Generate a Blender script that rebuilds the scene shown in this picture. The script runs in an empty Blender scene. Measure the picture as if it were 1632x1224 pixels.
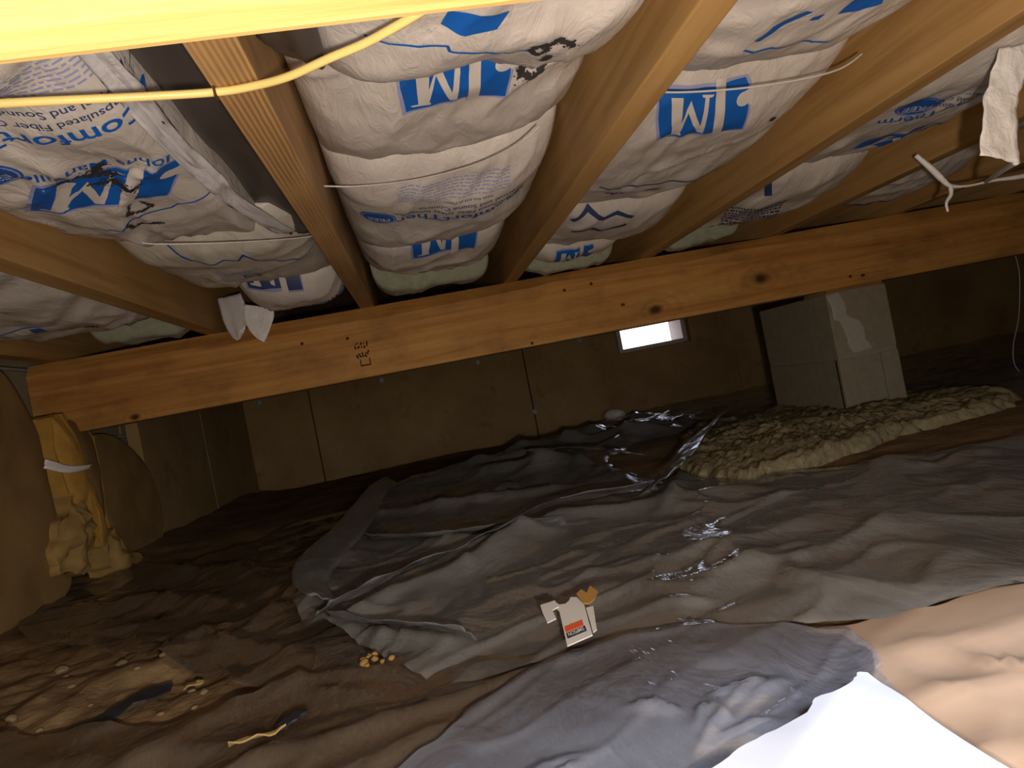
import bpy, bmesh, math, random
import numpy as np
from mathutils import Vector, Matrix
from mathutils.bvhtree import BVHTree

scene = bpy.context.scene
C = scene.collection

# ------------------------------------------------------------------ camera
CAM = Vector((0.0, 0.0, 0.30))
cam_data = bpy.data.cameras.new('camera')
cam = bpy.data.objects.new('camera', cam_data)
C.objects.link(cam)
cam_data.sensor_width = 36.0
cam_data.lens = 36.0 * 1071.5 / 1632.0
cam_data.clip_start = 0.01
yaw, pitch, roll = [math.radians(a) for a in (7.72, -0.05, 11.09)]
fw = Vector((math.sin(yaw) * math.cos(pitch), math.cos(yaw) * math.cos(pitch), math.sin(pitch)))
r0 = Vector((math.cos(yaw), -math.sin(yaw), 0)); u0 = r0.cross(fw)
rt = r0 * math.cos(roll) - u0 * math.sin(roll)
up = u0 * math.cos(roll) + r0 * math.sin(roll)
M = Matrix((rt, up, -fw)).transposed().to_4x4(); M.translation = CAM
cam.matrix_world = M
scene.camera = cam

# ------------------------------------------------------------------ sky, sun, flash, exposure
w = bpy.data.worlds.new('sky'); scene.world = w; w.use_nodes = True
bg = w.node_tree.nodes['Background']
bg.inputs[0].default_value = (0.80, 0.86, 1.0, 1); bg.inputs[1].default_value = 2.8

def light(name, kind, loc, energy, color, **kw):
    d = bpy.data.lights.new(name, kind); d.energy = energy; d.color = color
    for k, v in kw.items(): setattr(d, k, v)
    o = bpy.data.objects.new(name, d); C.objects.link(o); o.location = loc
    return o
sun = light('sun', 'SUN', (0.5, -3, 3), 8.0, (0.74, 0.83, 1.0), angle=math.radians(8))
sd = Vector((0.04, 0.80, -0.62))                    # daylight coming in low under the near beam
sun.rotation_euler = sd.to_track_quat('-Z', 'Y').to_euler()
flash = light('phone_flash', 'POINT', (0.03, -0.07, 0.24), 28.0, (1.0, 0.87, 0.74), shadow_soft_size=0.012)

vs = scene.view_settings
vs.view_transform = 'Standard'; vs.look = 'None'; vs.gamma = 1.0; vs.use_curve_mapping = False
vs.exposure = 0.0
scene.cycles.max_bounces = 8
scene.cycles.transparent_max_bounces = 16
scene.cycles.caustics_reflective = False
scene.cycles.caustics_refractive = False

# ------------------------------------------------------------------ materials
class NT:
    def __init__(s, name):
        s.m = bpy.data.materials.new(name); s.m.use_nodes = True
        s.t = s.m.node_tree; s.t.nodes.clear()
        s.out = s.n('ShaderNodeOutputMaterial')
    def n(s, k, **kw):
        n = s.t.nodes.new(k)
        for a, b in kw.items():
            if a.startswith('i_'):
                n.inputs[a[2:].replace('_', ' ')].default_value = b
            else: setattr(n, a, b)
        return n
    def l(s, a, b): s.t.links.new(a, b)
    def coords(s, scale=(1, 1, 1), rot=(0, 0, 0)):
        tc = s.n('ShaderNodeTexCoord'); mp = s.n('ShaderNodeMapping')
        mp.inputs['Scale'].default_value = scale; mp.inputs['Rotation'].default_value = rot
        s.l(tc.outputs['Object'], mp.inputs[0]); return mp.outputs[0]
    def noise(s, vec, scale, detail=4, rough=.55, dist=0):
        n = s.n('ShaderNodeTexNoise'); n.inputs['Scale'].default_value = scale
        n.inputs['Detail'].default_value = detail; n.inputs['Roughness'].default_value = rough
        n.inputs['Distortion'].default_value = dist
        s.l(vec, n.inputs['Vector']); return n.outputs[0]
    def ramp(s, fac, stops):
        r = s.n('ShaderNodeValToRGB'); e = r.color_ramp.elements
        e[0].position, e[0].color = stops[0][0], (*stops[0][1], 1)
        e[1].position, e[1].color = stops[-1][0], (*stops[-1][1], 1)
        for p, c in stops[1:-1]:
            x = e.new(p); x.color = (*c, 1)
        s.l(fac, r.inputs[0]); return r.outputs[0]
    def mix(s, fac, a, b, blend='MIX'):
        m = s.n('ShaderNodeMix', data_type='RGBA', blend_type=blend)
        for k, v in ((0, fac), (6, a), (7, b)):
            if hasattr(v, 'is_linked') or hasattr(v, 'links'): s.l(v, m.inputs[k])
            else: m.inputs[k].default_value = v if k == 0 else (*v, 1)
        return m.outputs[2]
    def math(s, op, a, b=0.0, c=0.0):
        m = s.n('ShaderNodeMath', operation=op)
        for k, v in enumerate((a, b, c)):
            if hasattr(v, 'links'): s.l(v, m.inputs[k])
            else: m.inputs[k].default_value = v
        return m.outputs[0]
    def bump(s, h, strength, dist=0.01, prev=None):
        b = s.n('ShaderNodeBump'); b.inputs['Strength'].default_value = strength
        b.inputs['Distance'].default_value = dist; s.l(h, b.inputs['Height'])
        if prev: s.l(prev, b.inputs['Normal'])
        return b.outputs[0]
    def principled(s, color, rough=.6, spec=.4, normal=None, **kw):
        p = s.n('ShaderNodeBsdfPrincipled')
        if hasattr(color, 'links'): s.l(color, p.inputs['Base Color'])
        else: p.inputs['Base Color'].default_value = (*color, 1)
        if hasattr(rough, 'links'): s.l(rough, p.inputs['Roughness'])
        else: p.inputs['Roughness'].default_value = rough
        p.inputs['Specular IOR Level'].default_value = spec
        if normal: s.l(normal, p.inputs['Normal'])
        for k, v in kw.items(): p.inputs[k].default_value = v
        return p
    def done(s, sh):
        s.l(sh.outputs[0], s.out.inputs['Surface']); return s.m

def flat(name, col, rough=.6, spec=.3, nz=0, nscale=30, bump=0):
    t = NT(name); v = t.coords()
    n = t.noise(v, nscale, 5)
    c = t.mix(n, tuple(x * (1 - nz) for x in col), tuple(min(1, x * (1 + nz)) for x in col))
    return t.done(t.principled(c, rough, spec, t.bump(n, bump, .004) if bump else None))

def wood(name, axis, dark, mid, lightc, saw=False, knots=None, dirt=0.0):
    t = NT(name)
    sc = {'x': (1.2, 26, 26), 'y': (26, 1.2, 26)}[axis]
    v = t.coords(sc)
    n1 = t.noise(v, 1.6, 6, .6, .6)
    v2 = t.coords((3, 3, 3)); n2 = t.noise(v2, 1.5, 4)
    c = t.ramp(n1, [(.28, dark), (.5, mid), (.75, lightc)])
    c = t.mix(t.ramp(n2, [(.3, (0, 0, 0)), (.75, (1, 1, 1))]), c, t.mix(.35, c, dark), 'MIX')
    h = n1
    if knots:
        tc = t.n('ShaderNodeTexCoord'); sp = t.n('ShaderNodeSeparateXYZ'); t.l(tc.outputs['Object'], sp.inputs[0])
        wob = t.noise(t.coords((18, 18, 18)), 1, 3)
        for (kx, kz, kr) in knots:
            dx = t.math('MULTIPLY', t.math('SUBTRACT', sp.outputs[0], kx), .62)
            dz = t.math('SUBTRACT', sp.outputs[2], kz)
            d = t.math('SQRT', t.math('ADD', t.math('MULTIPLY', dx, dx), t.math('MULTIPLY', dz, dz)))
            d = t.math('ADD', d, t.math('MULTIPLY', t.math('SUBTRACT', wob, .5), kr * .8))
            ring = t.math('MULTIPLY', t.math('POWER', t.math('ADD', t.math('MULTIPLY', t.math('SINE', t.math('MULTIPLY', d, 5.2 / kr)), .5), .5), 3),
                          t.math('POWER', 2.718, t.math('MULTIPLY', d, -1 / (kr * 1.9))))
            c = t.mix(t.math('MULTIPLY', ring, .8), c, dark)
            core = t.math('SUBTRACT', 1, t.math('SMOOTH_MIN', t.math('DIVIDE', d, kr), 1, .15))
            c = t.mix(t.math('MULTIPLY', core, 1.5), c, (.055, .018, .006))
    if dirt:
        n3 = t.noise(t.coords((5, 5, 9)), 1.3, 5, .65)
        c = t.mix(t.math('MULTIPLY', t.ramp(n3, [(.48, (0, 0, 0)), (.72, (1, 1, 1))]), dirt), c, (.07, .035, .015))
    nm = t.bump(h, .35, .003)
    if saw:
        wv = t.n('ShaderNodeTexWave', wave_type='BANDS', bands_direction='X')
        wv.inputs['Scale'].default_value = 62; wv.inputs['Distortion'].default_value = 1.6; wv.inputs['Detail'].default_value = 3
        wv.inputs['Detail Scale'].default_value = 1.2
        t.l(t.coords((1, .16, .3), (0, 0, .03)), wv.inputs[0])
        patch = t.ramp(t.noise(t.coords((9, 3.5, 9)), 1.6, 3), [(.35, (.15, .15, .15)), (.6, (1, 1, 1))])
        gr = t.math('MULTIPLY', t.math('SUBTRACT', 1, wv.outputs[1]), patch)
        nm = t.bump(gr, -.4, .002, nm)
        c = t.mix(gr, c, tuple(q * .75 for q in dark))
    return t.done(t.principled(c, .62, .25, nm))

JOIST = wood('joist_wood', 'y', (.30, .165, .062), (.44, .265, .115), (.56, .36, .17), saw=True)
JOIST2 = wood('joist_wood_plain', 'y', (.27, .145, .045), (.40, .235, .085), (.50, .31, .125))
GIRDER = wood('girder_wood', 'x', (.34, .145, .034), (.52, .26, .068), (.62, .35, .11),
              knots=[(.703, .428, .017), (1.037, .462, .022), (1.361, .416, .008), (-.733, .402, .012), (.61, .46, .006)], dirt=.45)
BEAM = wood('near_beam_wood', 'x', (.15, .085, .018), (.34, .245, .09), (.50, .41, .22))
RIM = wood('rim_wood', 'x', (.20, .10, .04), (.30, .16, .06), (.36, .22, .10))

def bagmat(name, base, dirty):
    t = NT(name); v = t.coords()
    n = t.noise(v, 9, 5, .6, .4)
    n2 = t.noise(t.coords((1, .35, 1)), 42, 4, .6, 1.2)
    n3 = t.noise(v, 120, 3)
    c = t.mix(t.ramp(n, [(.45, (0, 0, 0)), (.8, (1, 1, 1))]), base, dirty)
    nm = t.bump(n2, .5, .007); nm = t.bump(n3, .14, .002, nm)
    p = t.principled(c, .42, .45, nm)
    return t.done(p)
BAG = bagmat('white_poly_film', (.60, .55, .51), (.48, .43, .385))
BAGY = bagmat('white_poly_film_cream', (.60, .56, .49), (.47, .43, .36))
PRINT = flat('blue_print', (.008, .105, .44), .5, .4, .15, 60)
PRINTL = flat('pale_blue_print', (.30, .32, .55), .5, .4, .1, 60)
PRINTD = flat('navy_print', (.035, .055, .15), .5, .4, .3, 60)
WHITEP = flat('white_print', (.60, .55, .51), .45, .4)
SPRAY = flat('black_spray_paint', (.035, .032, .032), .7, .2, .4, 80)
FIBER = flat('pale_green_fiberglass', (.31, .32, .24), .95, .05, .3, 60, .6)
YFIBER = flat('yellow_fiberglass', (.46, .26, .06), .95, .05, .45, 24, .8)
YFIBER2 = flat('tan_yellow_fiberglass', (.36, .23, .08), .95, .05, .6, 20, .9)
KRAFT = flat('tan_kraft_facing', (.27, .17, .065), .8, .2, .5, 9, .5)
DARKFILM = flat('dark_brown_film', (.085, .070, .062), .35, .5, .35, 16, .35)
STEEL = flat('steel_wire', (.50, .48, .46), .35, .6)
CABLE = flat('yellow_cable_jacket', (.80, .62, .22), .4, .5, .06, 20)
BLOCK = flat('concrete_block', (.25, .22, .155), .9, .1, .22, 40, .5)
JOINT = flat('grey_mortar', (.27, .24, .18), .9, .1, .2, 50, .5)
MORTAR = flat('pale_mortar', (.38, .35, .30), .9, .1, .15, 50, .5)
CONC = flat('footing_concrete', (.24, .20, .115), .97, .05, .6, 60, 1.0)
PLY = flat('subfloor_plywood', (.20, .12, .06), .8, .1, .3, 8)
PIN = flat('grey_washer', (.36, .37, .38), .5, .5)
CARD = flat('white_card', (.62, .58, .54), .6, .3, .05)
CARDB = flat('brown_card', (.42, .22, .06), .75, .2, .12)
RED = flat('red_label', (.72, .08, .03), .5, .4)
BLACK = flat('black_label', (.02, .025, .03), .5, .4)
GREYP = flat('pale_lettering', (.65, .68, .68), .5, .3)
STAMP = flat('grade_stamp_ink', (.09, .035, .012), .8, .1)
STONE = flat('pebble', (.20, .145, .08), .9, .1, .3, 40, .4)
CRUMB = flat('yellow_crumb', (.26, .15, .04), .9, .1, .4, 60)
CHIP = flat('wood_chip', (.30, .20, .075), .8, .2, .3, 30)
SCRAP = flat('black_scrap', (.02, .021, .026), .5, .4, .3, 30, .3)
SCREEN = flat('vent_frame_paint', (.62, .50, .46), .7, .2, .2, 20)
STRIP = bagmat('torn_white_film', (.84, .82, .82), (.74, .71, .70))

def panelmat():
    t = NT('insulation_board'); v = t.coords()
    n = t.noise(v, 3.2, 5, .6); n2 = t.noise(v, 55, 4, .6)
    c = t.ramp(n, [(.3, (.28, .18, .075)), (.55, (.42, .28, .125)), (.8, (.52, .36, .18))])
    c = t.mix(t.math('MULTIPLY', n2, .5), c, (.28, .185, .09))
    n3 = t.noise(v, 6.5, 4, .7)
    c = t.mix(t.math('MULTIPLY', t.ramp(n3, [(.58, (0, 0, 0)), (.72, (1, 1, 1))]), .5), c, (.16, .075, .035))
    return t.done(t.principled(c, .85, .12, t.bump(n2, .3, .004)))
PANEL = panelmat()

def dirtmat():
    t = NT('damp_dirt'); v = t.coords()
    n = t.noise(v, 6, 8, .65); n2 = t.noise(v, 70, 5, .65)
    c = t.ramp(n, [(.28, (.085, .05, .024)), (.5, (.20, .125, .058)), (.72, (.33, .215, .105))])
    c = t.mix(t.math('MULTIPLY', t.ramp(n2, [(.4, (0, 0, 0)), (.75, (1, 1, 1))]), .5), c, (.27, .18, .095))
    nm = t.bump(n2, .6, .006); nm = t.bump(n, .5, .02, nm)
    return t.done(t.principled(c, .9, .15, nm))
DIRT = dirtmat()

def polymat(name, haze, hazecol, tint, rough, bumpk):
    """clear polythene: see-through, a little milky, glossy on the folds"""
    t = NT(name); v = t.coords()
    n1 = t.noise(t.coords((1, .5, 1), (0, 0, .5)), 11, 4, .6, 1.0)
    n2 = t.noise(v, 60, 3, .5)
    nm = t.bump(n1, bumpk, .02); nm = t.bump(n2, .08, .003, nm)
    tr = t.n('ShaderNodeBsdfTransparent'); tr.inputs[0].default_value = (*tint, 1)
    df = t.n('ShaderNodeBsdfDiffuse'); df.inputs[0].default_value = (*hazecol, 1)
    t.l(nm, df.inputs['Normal'])
    gl = t.n('ShaderNodeBsdfGlossy'); gl.inputs['Roughness'].default_value = rough
    gl.inputs[0].default_value = (.95, .95, 1, 1); t.l(nm, gl.inputs['Normal'])
    m1 = t.n('ShaderNodeMixShader')
    hz = t.noise(v, 3.5, 3)
    t.l(t.math('MULTIPLY', t.math('ADD', t.math('MULTIPLY', hz, .8), .6), haze), m1.inputs[0])
    t.l(tr.outputs[0], m1.inputs[1]); t.l(df.outputs[0], m1.inputs[2])
    fr = t.n('ShaderNodeFresnel'); fr.inputs[0].default_value = 1.5; t.l(nm, fr.inputs['Normal'])
    m2 = t.n('ShaderNodeMixShader'); t.l(fr.outputs[0], m2.inputs[0])
    t.l(m1.outputs[0], m2.inputs[1]); t.l(gl.outputs[0], m2.inputs[2])
    return t.done(m2)
POLY = polymat('clear_polythene', .30, (.50, .49, .46), (.95, .94, .92), .07, .34)
POLYF = polymat('folded_polythene', .27, (.56, .55, .53), (.90, .90, .89), .10, .3)
POLYD = polymat('dirty_polythene', .20, (.40, .31, .22), (.88, .84, .79), .10, .45)
POLYN = polymat('near_polythene', .20, (.46, .47, .53), (.92, .91, .90), .085, .4)
FILM = polymat('bag_film_edge', .72, (.80, .77, .79), (.95, .93, .93), .15, .35)
WHITESHEET = flat('milky_white_sheet', (.50, .51, .55), .4, .4, .03, 12, .1)
TANSHEET = flat('dusty_tan_sheet', (.30, .20, .13), .6, .3, .25, 9, .4)

# ------------------------------------------------------------------ numpy noise
def vnoise(x, y, seed=0):
    x = np.asarray(x, float); y = np.asarray(y, float)
    xi = np.floor(x).astype(np.int64); yi = np.floor(y).astype(np.int64)
    fx = x - xi; fy = y - yi
    fx = fx * fx * fx * (fx * (fx * 6 - 15) + 10); fy = fy * fy * fy * (fy * (fy * 6 - 15) + 10)
    def h(a, b):
        n = (a * 374761393 + b * 668265263 + seed * 1442695041) & 0xffffffff
        n = ((n ^ (n >> 13)) * 1274126177) & 0xffffffff
        n = (n ^ (n >> 16)) & 0xffffffff
        return n / 2147483647.5 - 1
    return (h(xi, yi) * (1 - fx) + h(xi + 1, yi) * fx) * (1 - fy) + (h(xi, yi + 1) * (1 - fx) + h(xi + 1, yi + 1) * fx) * fy
def fbm(x, y, seed=0, o=4):
    s = 0; a = 1; t = 0
    for i in range(o):
        s = s + a * vnoise(np.asarray(x) * 2 ** i, np.asarray(y) * 2 ** i, seed + i); t += a; a *= .5
    return s / t
def ridged(x, y, seed=0):
    return 1 - np.abs(vnoise(x, y, seed)) * 2
def polydist(x, y, pts):
    """distance to a polyline and position along it (0..1)"""
    best = np.full(np.shape(x), 1e9); al = np.zeros(np.shape(x)); n = len(pts) - 1
    for i in range(n):
        ax, ay = pts[i]; bx, by = pts[i + 1]
        dx, dy = bx - ax, by - ay; L = dx * dx + dy * dy + 1e-12
        t = np.clip(((x - ax) * dx + (y - ay) * dy) / L, 0, 1)
        d = np.hypot(x - ax - t * dx, y - ay - t * dy)
        k = d < best; best = np.where(k, d, best); al = np.where(k, (i + t) / n, al)
    return best, al

def G(x, y):
    """height of the bare ground"""
    x = np.asarray(x, float); y = np.asarray(y, float)
    z = .012 * fbm(x * 2.2, y * 2.2, 3) + .006 * fbm(x * 9, y * 9, 7) - .004
    z = z + .035 * np.exp(-((x + .98) / .16) ** 2) * np.clip((y - .9) * 2, 0, 1)
    z = z + .03 * np.exp(-((x - 2.1) / .7) ** 2 - ((y - 2.1) / .6) ** 2)
    z = z + .012 * np.exp(-((x + .55) / .2) ** 2 - ((y - 1.0) / .18) ** 2)
    clod = np.exp(-((x + .55) / .3) ** 4 - ((y - 1.02) / .28) ** 4)
    z = z + clod * (.010 * fbm(x * 26, y * 26, 17, 3) + .012 * np.maximum(0, fbm(x * 11, y * 11, 18, 2)))
    z = z - .03 * np.exp(-((y - 3.65) / .12) ** 2) * (x < .9)
    return z

# ------------------------------------------------------------------ mesh helpers
def mesh_obj(name, verts, faces, mat, parent=None, smooth=False):
    me = bpy.data.meshes.new(name); me.from_pydata([tuple(v) for v in verts], [], [tuple(f) for f in faces])
    me.materials.append(mat)
    if smooth: me.polygons.foreach_set('use_smooth', [True] * len(me.polygons))
    me.update()
    o = bpy.data.objects.new(name, me); C.objects.link(o)
    if parent: o.parent = parent
    return o
def empty(name, loc=(0, 0, 0)):
    o = bpy.data.objects.new(name, None); C.objects.link(o); o.location = loc; o.empty_display_size = .05
    return o
def tag(o, label, cat, group=None):
    o['label'] = label; o['category'] = cat
    if group: o['group'] = group
    return o
def struct(o, label=None):
    o['kind'] = 'structure'
    if label: o['label'] = label
    return o
def bm_obj(name, bm, mat, parent=None, smooth=False):
    me = bpy.data.meshes.new(name); bm.to_mesh(me); bm.free(); me.materials.append(mat)
    if smooth: me.polygons.foreach_set('use_smooth', [True] * len(me.polygons))
    o = bpy.data.objects.new(name, me); C.objects.link(o)
    if parent: o.parent = parent
    return o
def add_box(bm, a, b, bevel=0, seg=2):
    r = bmesh.ops.create_cube(bm, size=1)
    for v in r['verts']:
        v.co = Vector([a[i] + (v.co[i] + .5) * (b[i] - a[i]) for i in range(3)])
    if bevel:
        es = list({e for v in r['verts'] for e in v.link_edges})
        bmesh.ops.bevel(bm, geom=es, offset=bevel, segments=seg, affect='EDGES', profile=.6)
def box(name, a, b, mat, parent=None, bevel=0):
    bm = bmesh.new(); add_box(bm, a, b, bevel); return bm_obj(name, bm, mat, parent)
def smooth_path(pts, n=8):
    out = []
    P = [Vector(p) for p in pts]; P = [P[0]] + P + [P[-1]]
    for i in range(1, len(P) - 2):
        for k in range(n):
            t = k / n; a, b, c, d = P[i - 1:i + 3]
            out.append(.5 * ((2 * b) + (-a + c) * t + (2 * a - 5 * b + 4 * c - d) * t * t + (-a + 3 * b - 3 * c + d) * t ** 3))
    out.append(P[-2]); return out
def tube(name, path, r, mat, parent=None, sides=8, taper=None):
    V = []; F = []; n = len(path)
    for i, p in enumerate(path):
        p = Vector(p); t = (Vector(path[min(i + 1, n - 1)]) - Vector(path[max(i - 1, 0)])).normalized()
        a = t.cross(Vector((.13, .21, 1))).normalized(); b = t.cross(a)
        rr = r * (taper(i / (n - 1)) if taper else 1)
        for k in range(sides):
            th = 2 * math.pi * k / sides; V.append(p + a * rr * math.cos(th) + b * rr * math.sin(th))
    for i in range(n - 1):
        for k in range(sides):
            F.append((i * sides + k, i * sides + (k + 1) % sides, (i + 1) * sides + (k + 1) % sides, (i + 1) * sides + k))
    F.append(tuple(range(sides))[::-1]); F.append(tuple((n - 1) * sides + k for k in range(sides)))
    return mesh_obj(name, V, F, mat, parent, True)

# ------------------------------------------------------------------ the setting
SX0, SX1 = -.97, 4.0          # side walls
ZJ = .582                     # underside of the joists
ZS = .768                     # underside of the subfloor
YW = 3.72                     # face of the panels on the far wall
# ground, inside and out in front of the house
gx = np.concatenate([np.linspace(-6, -1.1, 12)[:-1], np.arange(-1.1, -.9, .03), np.arange(-.9, .4, .0095), np.arange(.4, 1.6, .02), np.arange(1.6, 4.2, .05), np.linspace(4.4, 8, 8)])
gy = np.concatenate([np.linspace(-8, -.2, 14)[:-1], np.arange(-.2, .6, .02), np.arange(.6, 1.4, .0095), np.arange(1.4, 2.2, .02), np.arange(2.2, 3.9, .04), [4.1, 5, 7]])
X, Y = np.meshgrid(gx, gy); Z = G(X, Y)
nv = len(gx)
fc = [(j * nv + i, j * nv + i + 1, (j + 1) * nv + i + 1, (j + 1) * nv + i) for j in range(len(gy) - 1) for i in range(nv - 1)]
struct(mesh_obj('floor', np.stack([X.ravel(), Y.ravel(), Z.ravel()], 1), fc, DIRT, None, True), 'bare brown dirt floor of the crawl space')

struct(box('ceiling', (SX0 - .2, .04, ZS), (SX1 + .2, YW + .3, ZS + .02), PLY), 'dark plywood subfloor above the joists')
# far foundation wall with the vent opening
VX0, VX1, VZ0, VZ1 = 1.165, 1.555, .362, .555
bm = bmesh.new()
for a, b in (((SX0 - .2, -.3), (VX0, ZS)), ((VX1, -.3), (SX1 + .2, ZS)), ((VX0, -.3), (VX1, VZ0)), ((VX0, VZ1), (VX1, ZS))):
    add_box(bm, (a[0], YW + .042, a[1]), (b[0], YW + .22, b[1]))
wall_back = struct(bm_obj('wall_back', bm, BLOCK), 'far foundation wall behind the brown insulation boards')
joints = [-.965, -.588, .597, 1.835, 3.05, 3.99]
for i in range(len(joints) - 1):
    x0, x1 = joints[i] + .003, joints[i + 1] - .003
    dy = [.0, .004, -.003, .004, 0][i]
    bm = bmesh.new()
    if x0 < VX0 < x1:
        for a, b in (((x0, -.06), (VX0 - .03, ZS)), ((VX1 + .03, -.06), (x1, ZS)), ((VX0 - .03, -.06), (VX1 + .03, VZ0 - .02)), ((VX0 - .03, VZ1 + .01), (VX1 + .03, ZS))):
            add_box(bm, (a[0], YW + dy, a[1]), (b[0], YW + .04 + dy, b[1]))
    else: add_box(bm, (x0, YW + dy, -.06), (x1, YW + .04 + dy, ZS), .003)
    bm_obj('insulation_board', bm, PANEL, wall_back)
for x, z in ((-.194, .453), (.34, .452), (-.844, .457), (.932, .466), (.60, .12), (2.0, .44)):
    bm = bmesh.new(); bmesh.ops.create_cone(bm, cap_ends=True, segments=16, radius1=.017, radius2=.012, depth=.008)
    bmesh.ops.rotate(bm, verts=bm.verts, matrix=Matrix.Rotation(math.pi / 2, 3, 'X')); bmesh.ops.translate(bm, verts=bm.verts, vec=(x, YW - .003, z))
    bm_obj('fastener_washer', bm, PIN, wall_back)
win = struct(empty('window_1', (VX0, YW, VZ0)), 'bright foundation vent open to daylight')
def wpart(name, a, b, m):
    o = box(name, a, b, m, win, .002); o.matrix_parent_inverse = Matrix.Translation(-Vector((VX0, YW, VZ0)))
wpart('vent_jamb', (VX0 - .012, YW + .012, VZ0 - .012), (VX0 + .012, YW + .20, VZ1), SCREEN)
wpart('vent_jamb', (VX1 - .012, YW + .012, VZ0 - .012), (VX1 + .012, YW + .20, VZ1), SCREEN)
wpart('vent_sill', (VX0 + .012, YW + .012, VZ0 - .016), (VX1 - .012, YW + .20, VZ0 + .006), SCREEN)
wpart('vent_head', (VX0 + .012, YW + .012, VZ1 - .012), (VX1 - .012, YW + .20, VZ1 + .004), SCREEN)

# left wall: concrete blocks, with boards on its far half
wall_left = struct(box('wall_left', (SX0 - .22, .0, -.3), (SX0 - .02, YW + .1, ZS), MORTAR), 'concrete block foundation wall on the left')
blk = None
for r in range(-1, 4):
    for c in range(0, 10):
        y0 = c * .406 + (.203 if r % 2 else 0) - .1; z0 = r * .2 - .02
        if blk is None:
            bm = bmesh.new(); add_box(bm, (-.02, 0, 0), (.006, .396, .19), .004); blk = bm_obj('concrete_block', bm, BLOCK, wall_left); o = blk
        else:
            o = blk.copy(); C.objects.link(o)
        o.location = (SX0 - .008, y0, z0)
for y0, y1 in ((2.36, 3.0), (3.005, YW - .002)):
    box('insulation_board', (SX0 + .002, y0, -.05), (SX0 + .042, y1, ZS - .01), PANEL, wall_left, .003)
struct(box('wall_right', (SX1, 0, -.3), (SX1 + .2, YW + .1, ZS), BLOCK), 'far right foundation wall in the dark')
# front of the house: skirting wall with the open hatch one looks in through
wall_front = struct(box('wall_front', (SX0 - .2, -.10, -.3), (-.12, .07, .391), BLOCK), 'front foundation wall beside the open hatch')
box('front_wall_length', (1.15, -.10, -.3), (SX1 + .2, .07, .391), BLOCK, wall_front)

box('light_block_wall', (-.36, -2.4, -.3), (-.14, -.10, 2.2), BLOCK, wall_front)  # unseen wall added outside to keep daylight off the left-hand ground

# ------------------------------------------------------------------ framing
def beam(name, a, b, mat, bevel=.003):
    return box(name, a, b, mat, None, bevel)
tag(beam('near_beam', (SX0 - .2, .070, .391), (SX1 + .2, .163, ZJ), BEAM, .004), 'brightly lit yellow wooden beam overhead, in front of the cable', 'beam')
tag(beam('light_stop_board', (SX0 - .2, .0, ZJ + .002), (SX1 + .2, .038, ZS), RIM), 'added unseen rim board keeping sky light out above the near beam', 'board')  # unseen, added so sky light does not leak in between the joist ends
JX = {-1: -.892, 0: -.486, 1: -.080, 2: .326, 3: .732, 4: 1.138, 5: 1.544, 6: 1.95, 7: 2.356}   # right faces
jl = {-1: 'floor joist along the block wall at the left end of the girder', 0: 'floor joist beside the batt with the small circular mark, wide brown side showing',
      1: 'rough-sawn floor joist that the yellow cable is stapled to', 2: 'floor joist between the batt with black spray marks and the large blue logo batt',
      3: 'orange floor joist between the large logo batt and the round badge batt',
      4: 'floor joist half hidden behind the torn white plastic strip'}
for k, x in JX.items():
    o = beam('floor_joist', (x - .038, .04, ZJ), (x, YW + .04, ZS), JOIST if k == 1 else JOIST2, .002)
    if k in jl: tag(o, jl[k], 'joist')
    elif k == 5: tag(o, 'floor joist behind the twisted white film strand', 'joist')
    else: tag(o, 'floor joist over the dark right end of the girder', 'joist', 'joists over the right end')
# main girder: two plies, waney top edge
g = empty('girder', (SX0, 1.858, .391))
tag(g, 'long orange wooden girder with knots carrying the joists over the block pier', 'girder')
xs = np.arange(SX0, SX1 + .02, .02); prof = []
for i, x in enumerate(xs):
    wz = .030 + .010 * float(vnoise(x * 2.3, 1.5, 5)) + .005 * float(vnoise(x * 14, .5, 9))
    wd = .020 + .006 * float(vnoise(x * 3.1, 4.5, 6))
    prof.append([(x, 1.858, .393), (x, 1.858 + .0, ZJ - wz), (x, 1.858 + wd * .55, ZJ - wz * .42), (x, 1.858 + wd, ZJ), (x, 1.895, ZJ), (x, 1.895, .391), (x, 1.861, .391)])
V = [p for q in prof for p in q]; m = 7
F = [(i * m + k, i * m + (k + 1) % m, (i + 1) * m + (k + 1) % m, (i + 1) * m + k) for i in range(len(xs) - 1) for k in range(m)]
F += [tuple(range(m)), tuple((len(xs) - 1) * m + k for k in range(m))[::-1]]
def under(o, root):
    o.parent = root; o.matrix_parent_inverse = Matrix.Translation(-Vector(root.location)); return o
under(mesh_obj('front_ply', V, F, GIRDER), g)
under(box('rear_ply', (SX0, 1.896, .391), (SX1, 1.934, ZJ), GIRDER, None, .002), g)
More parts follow.
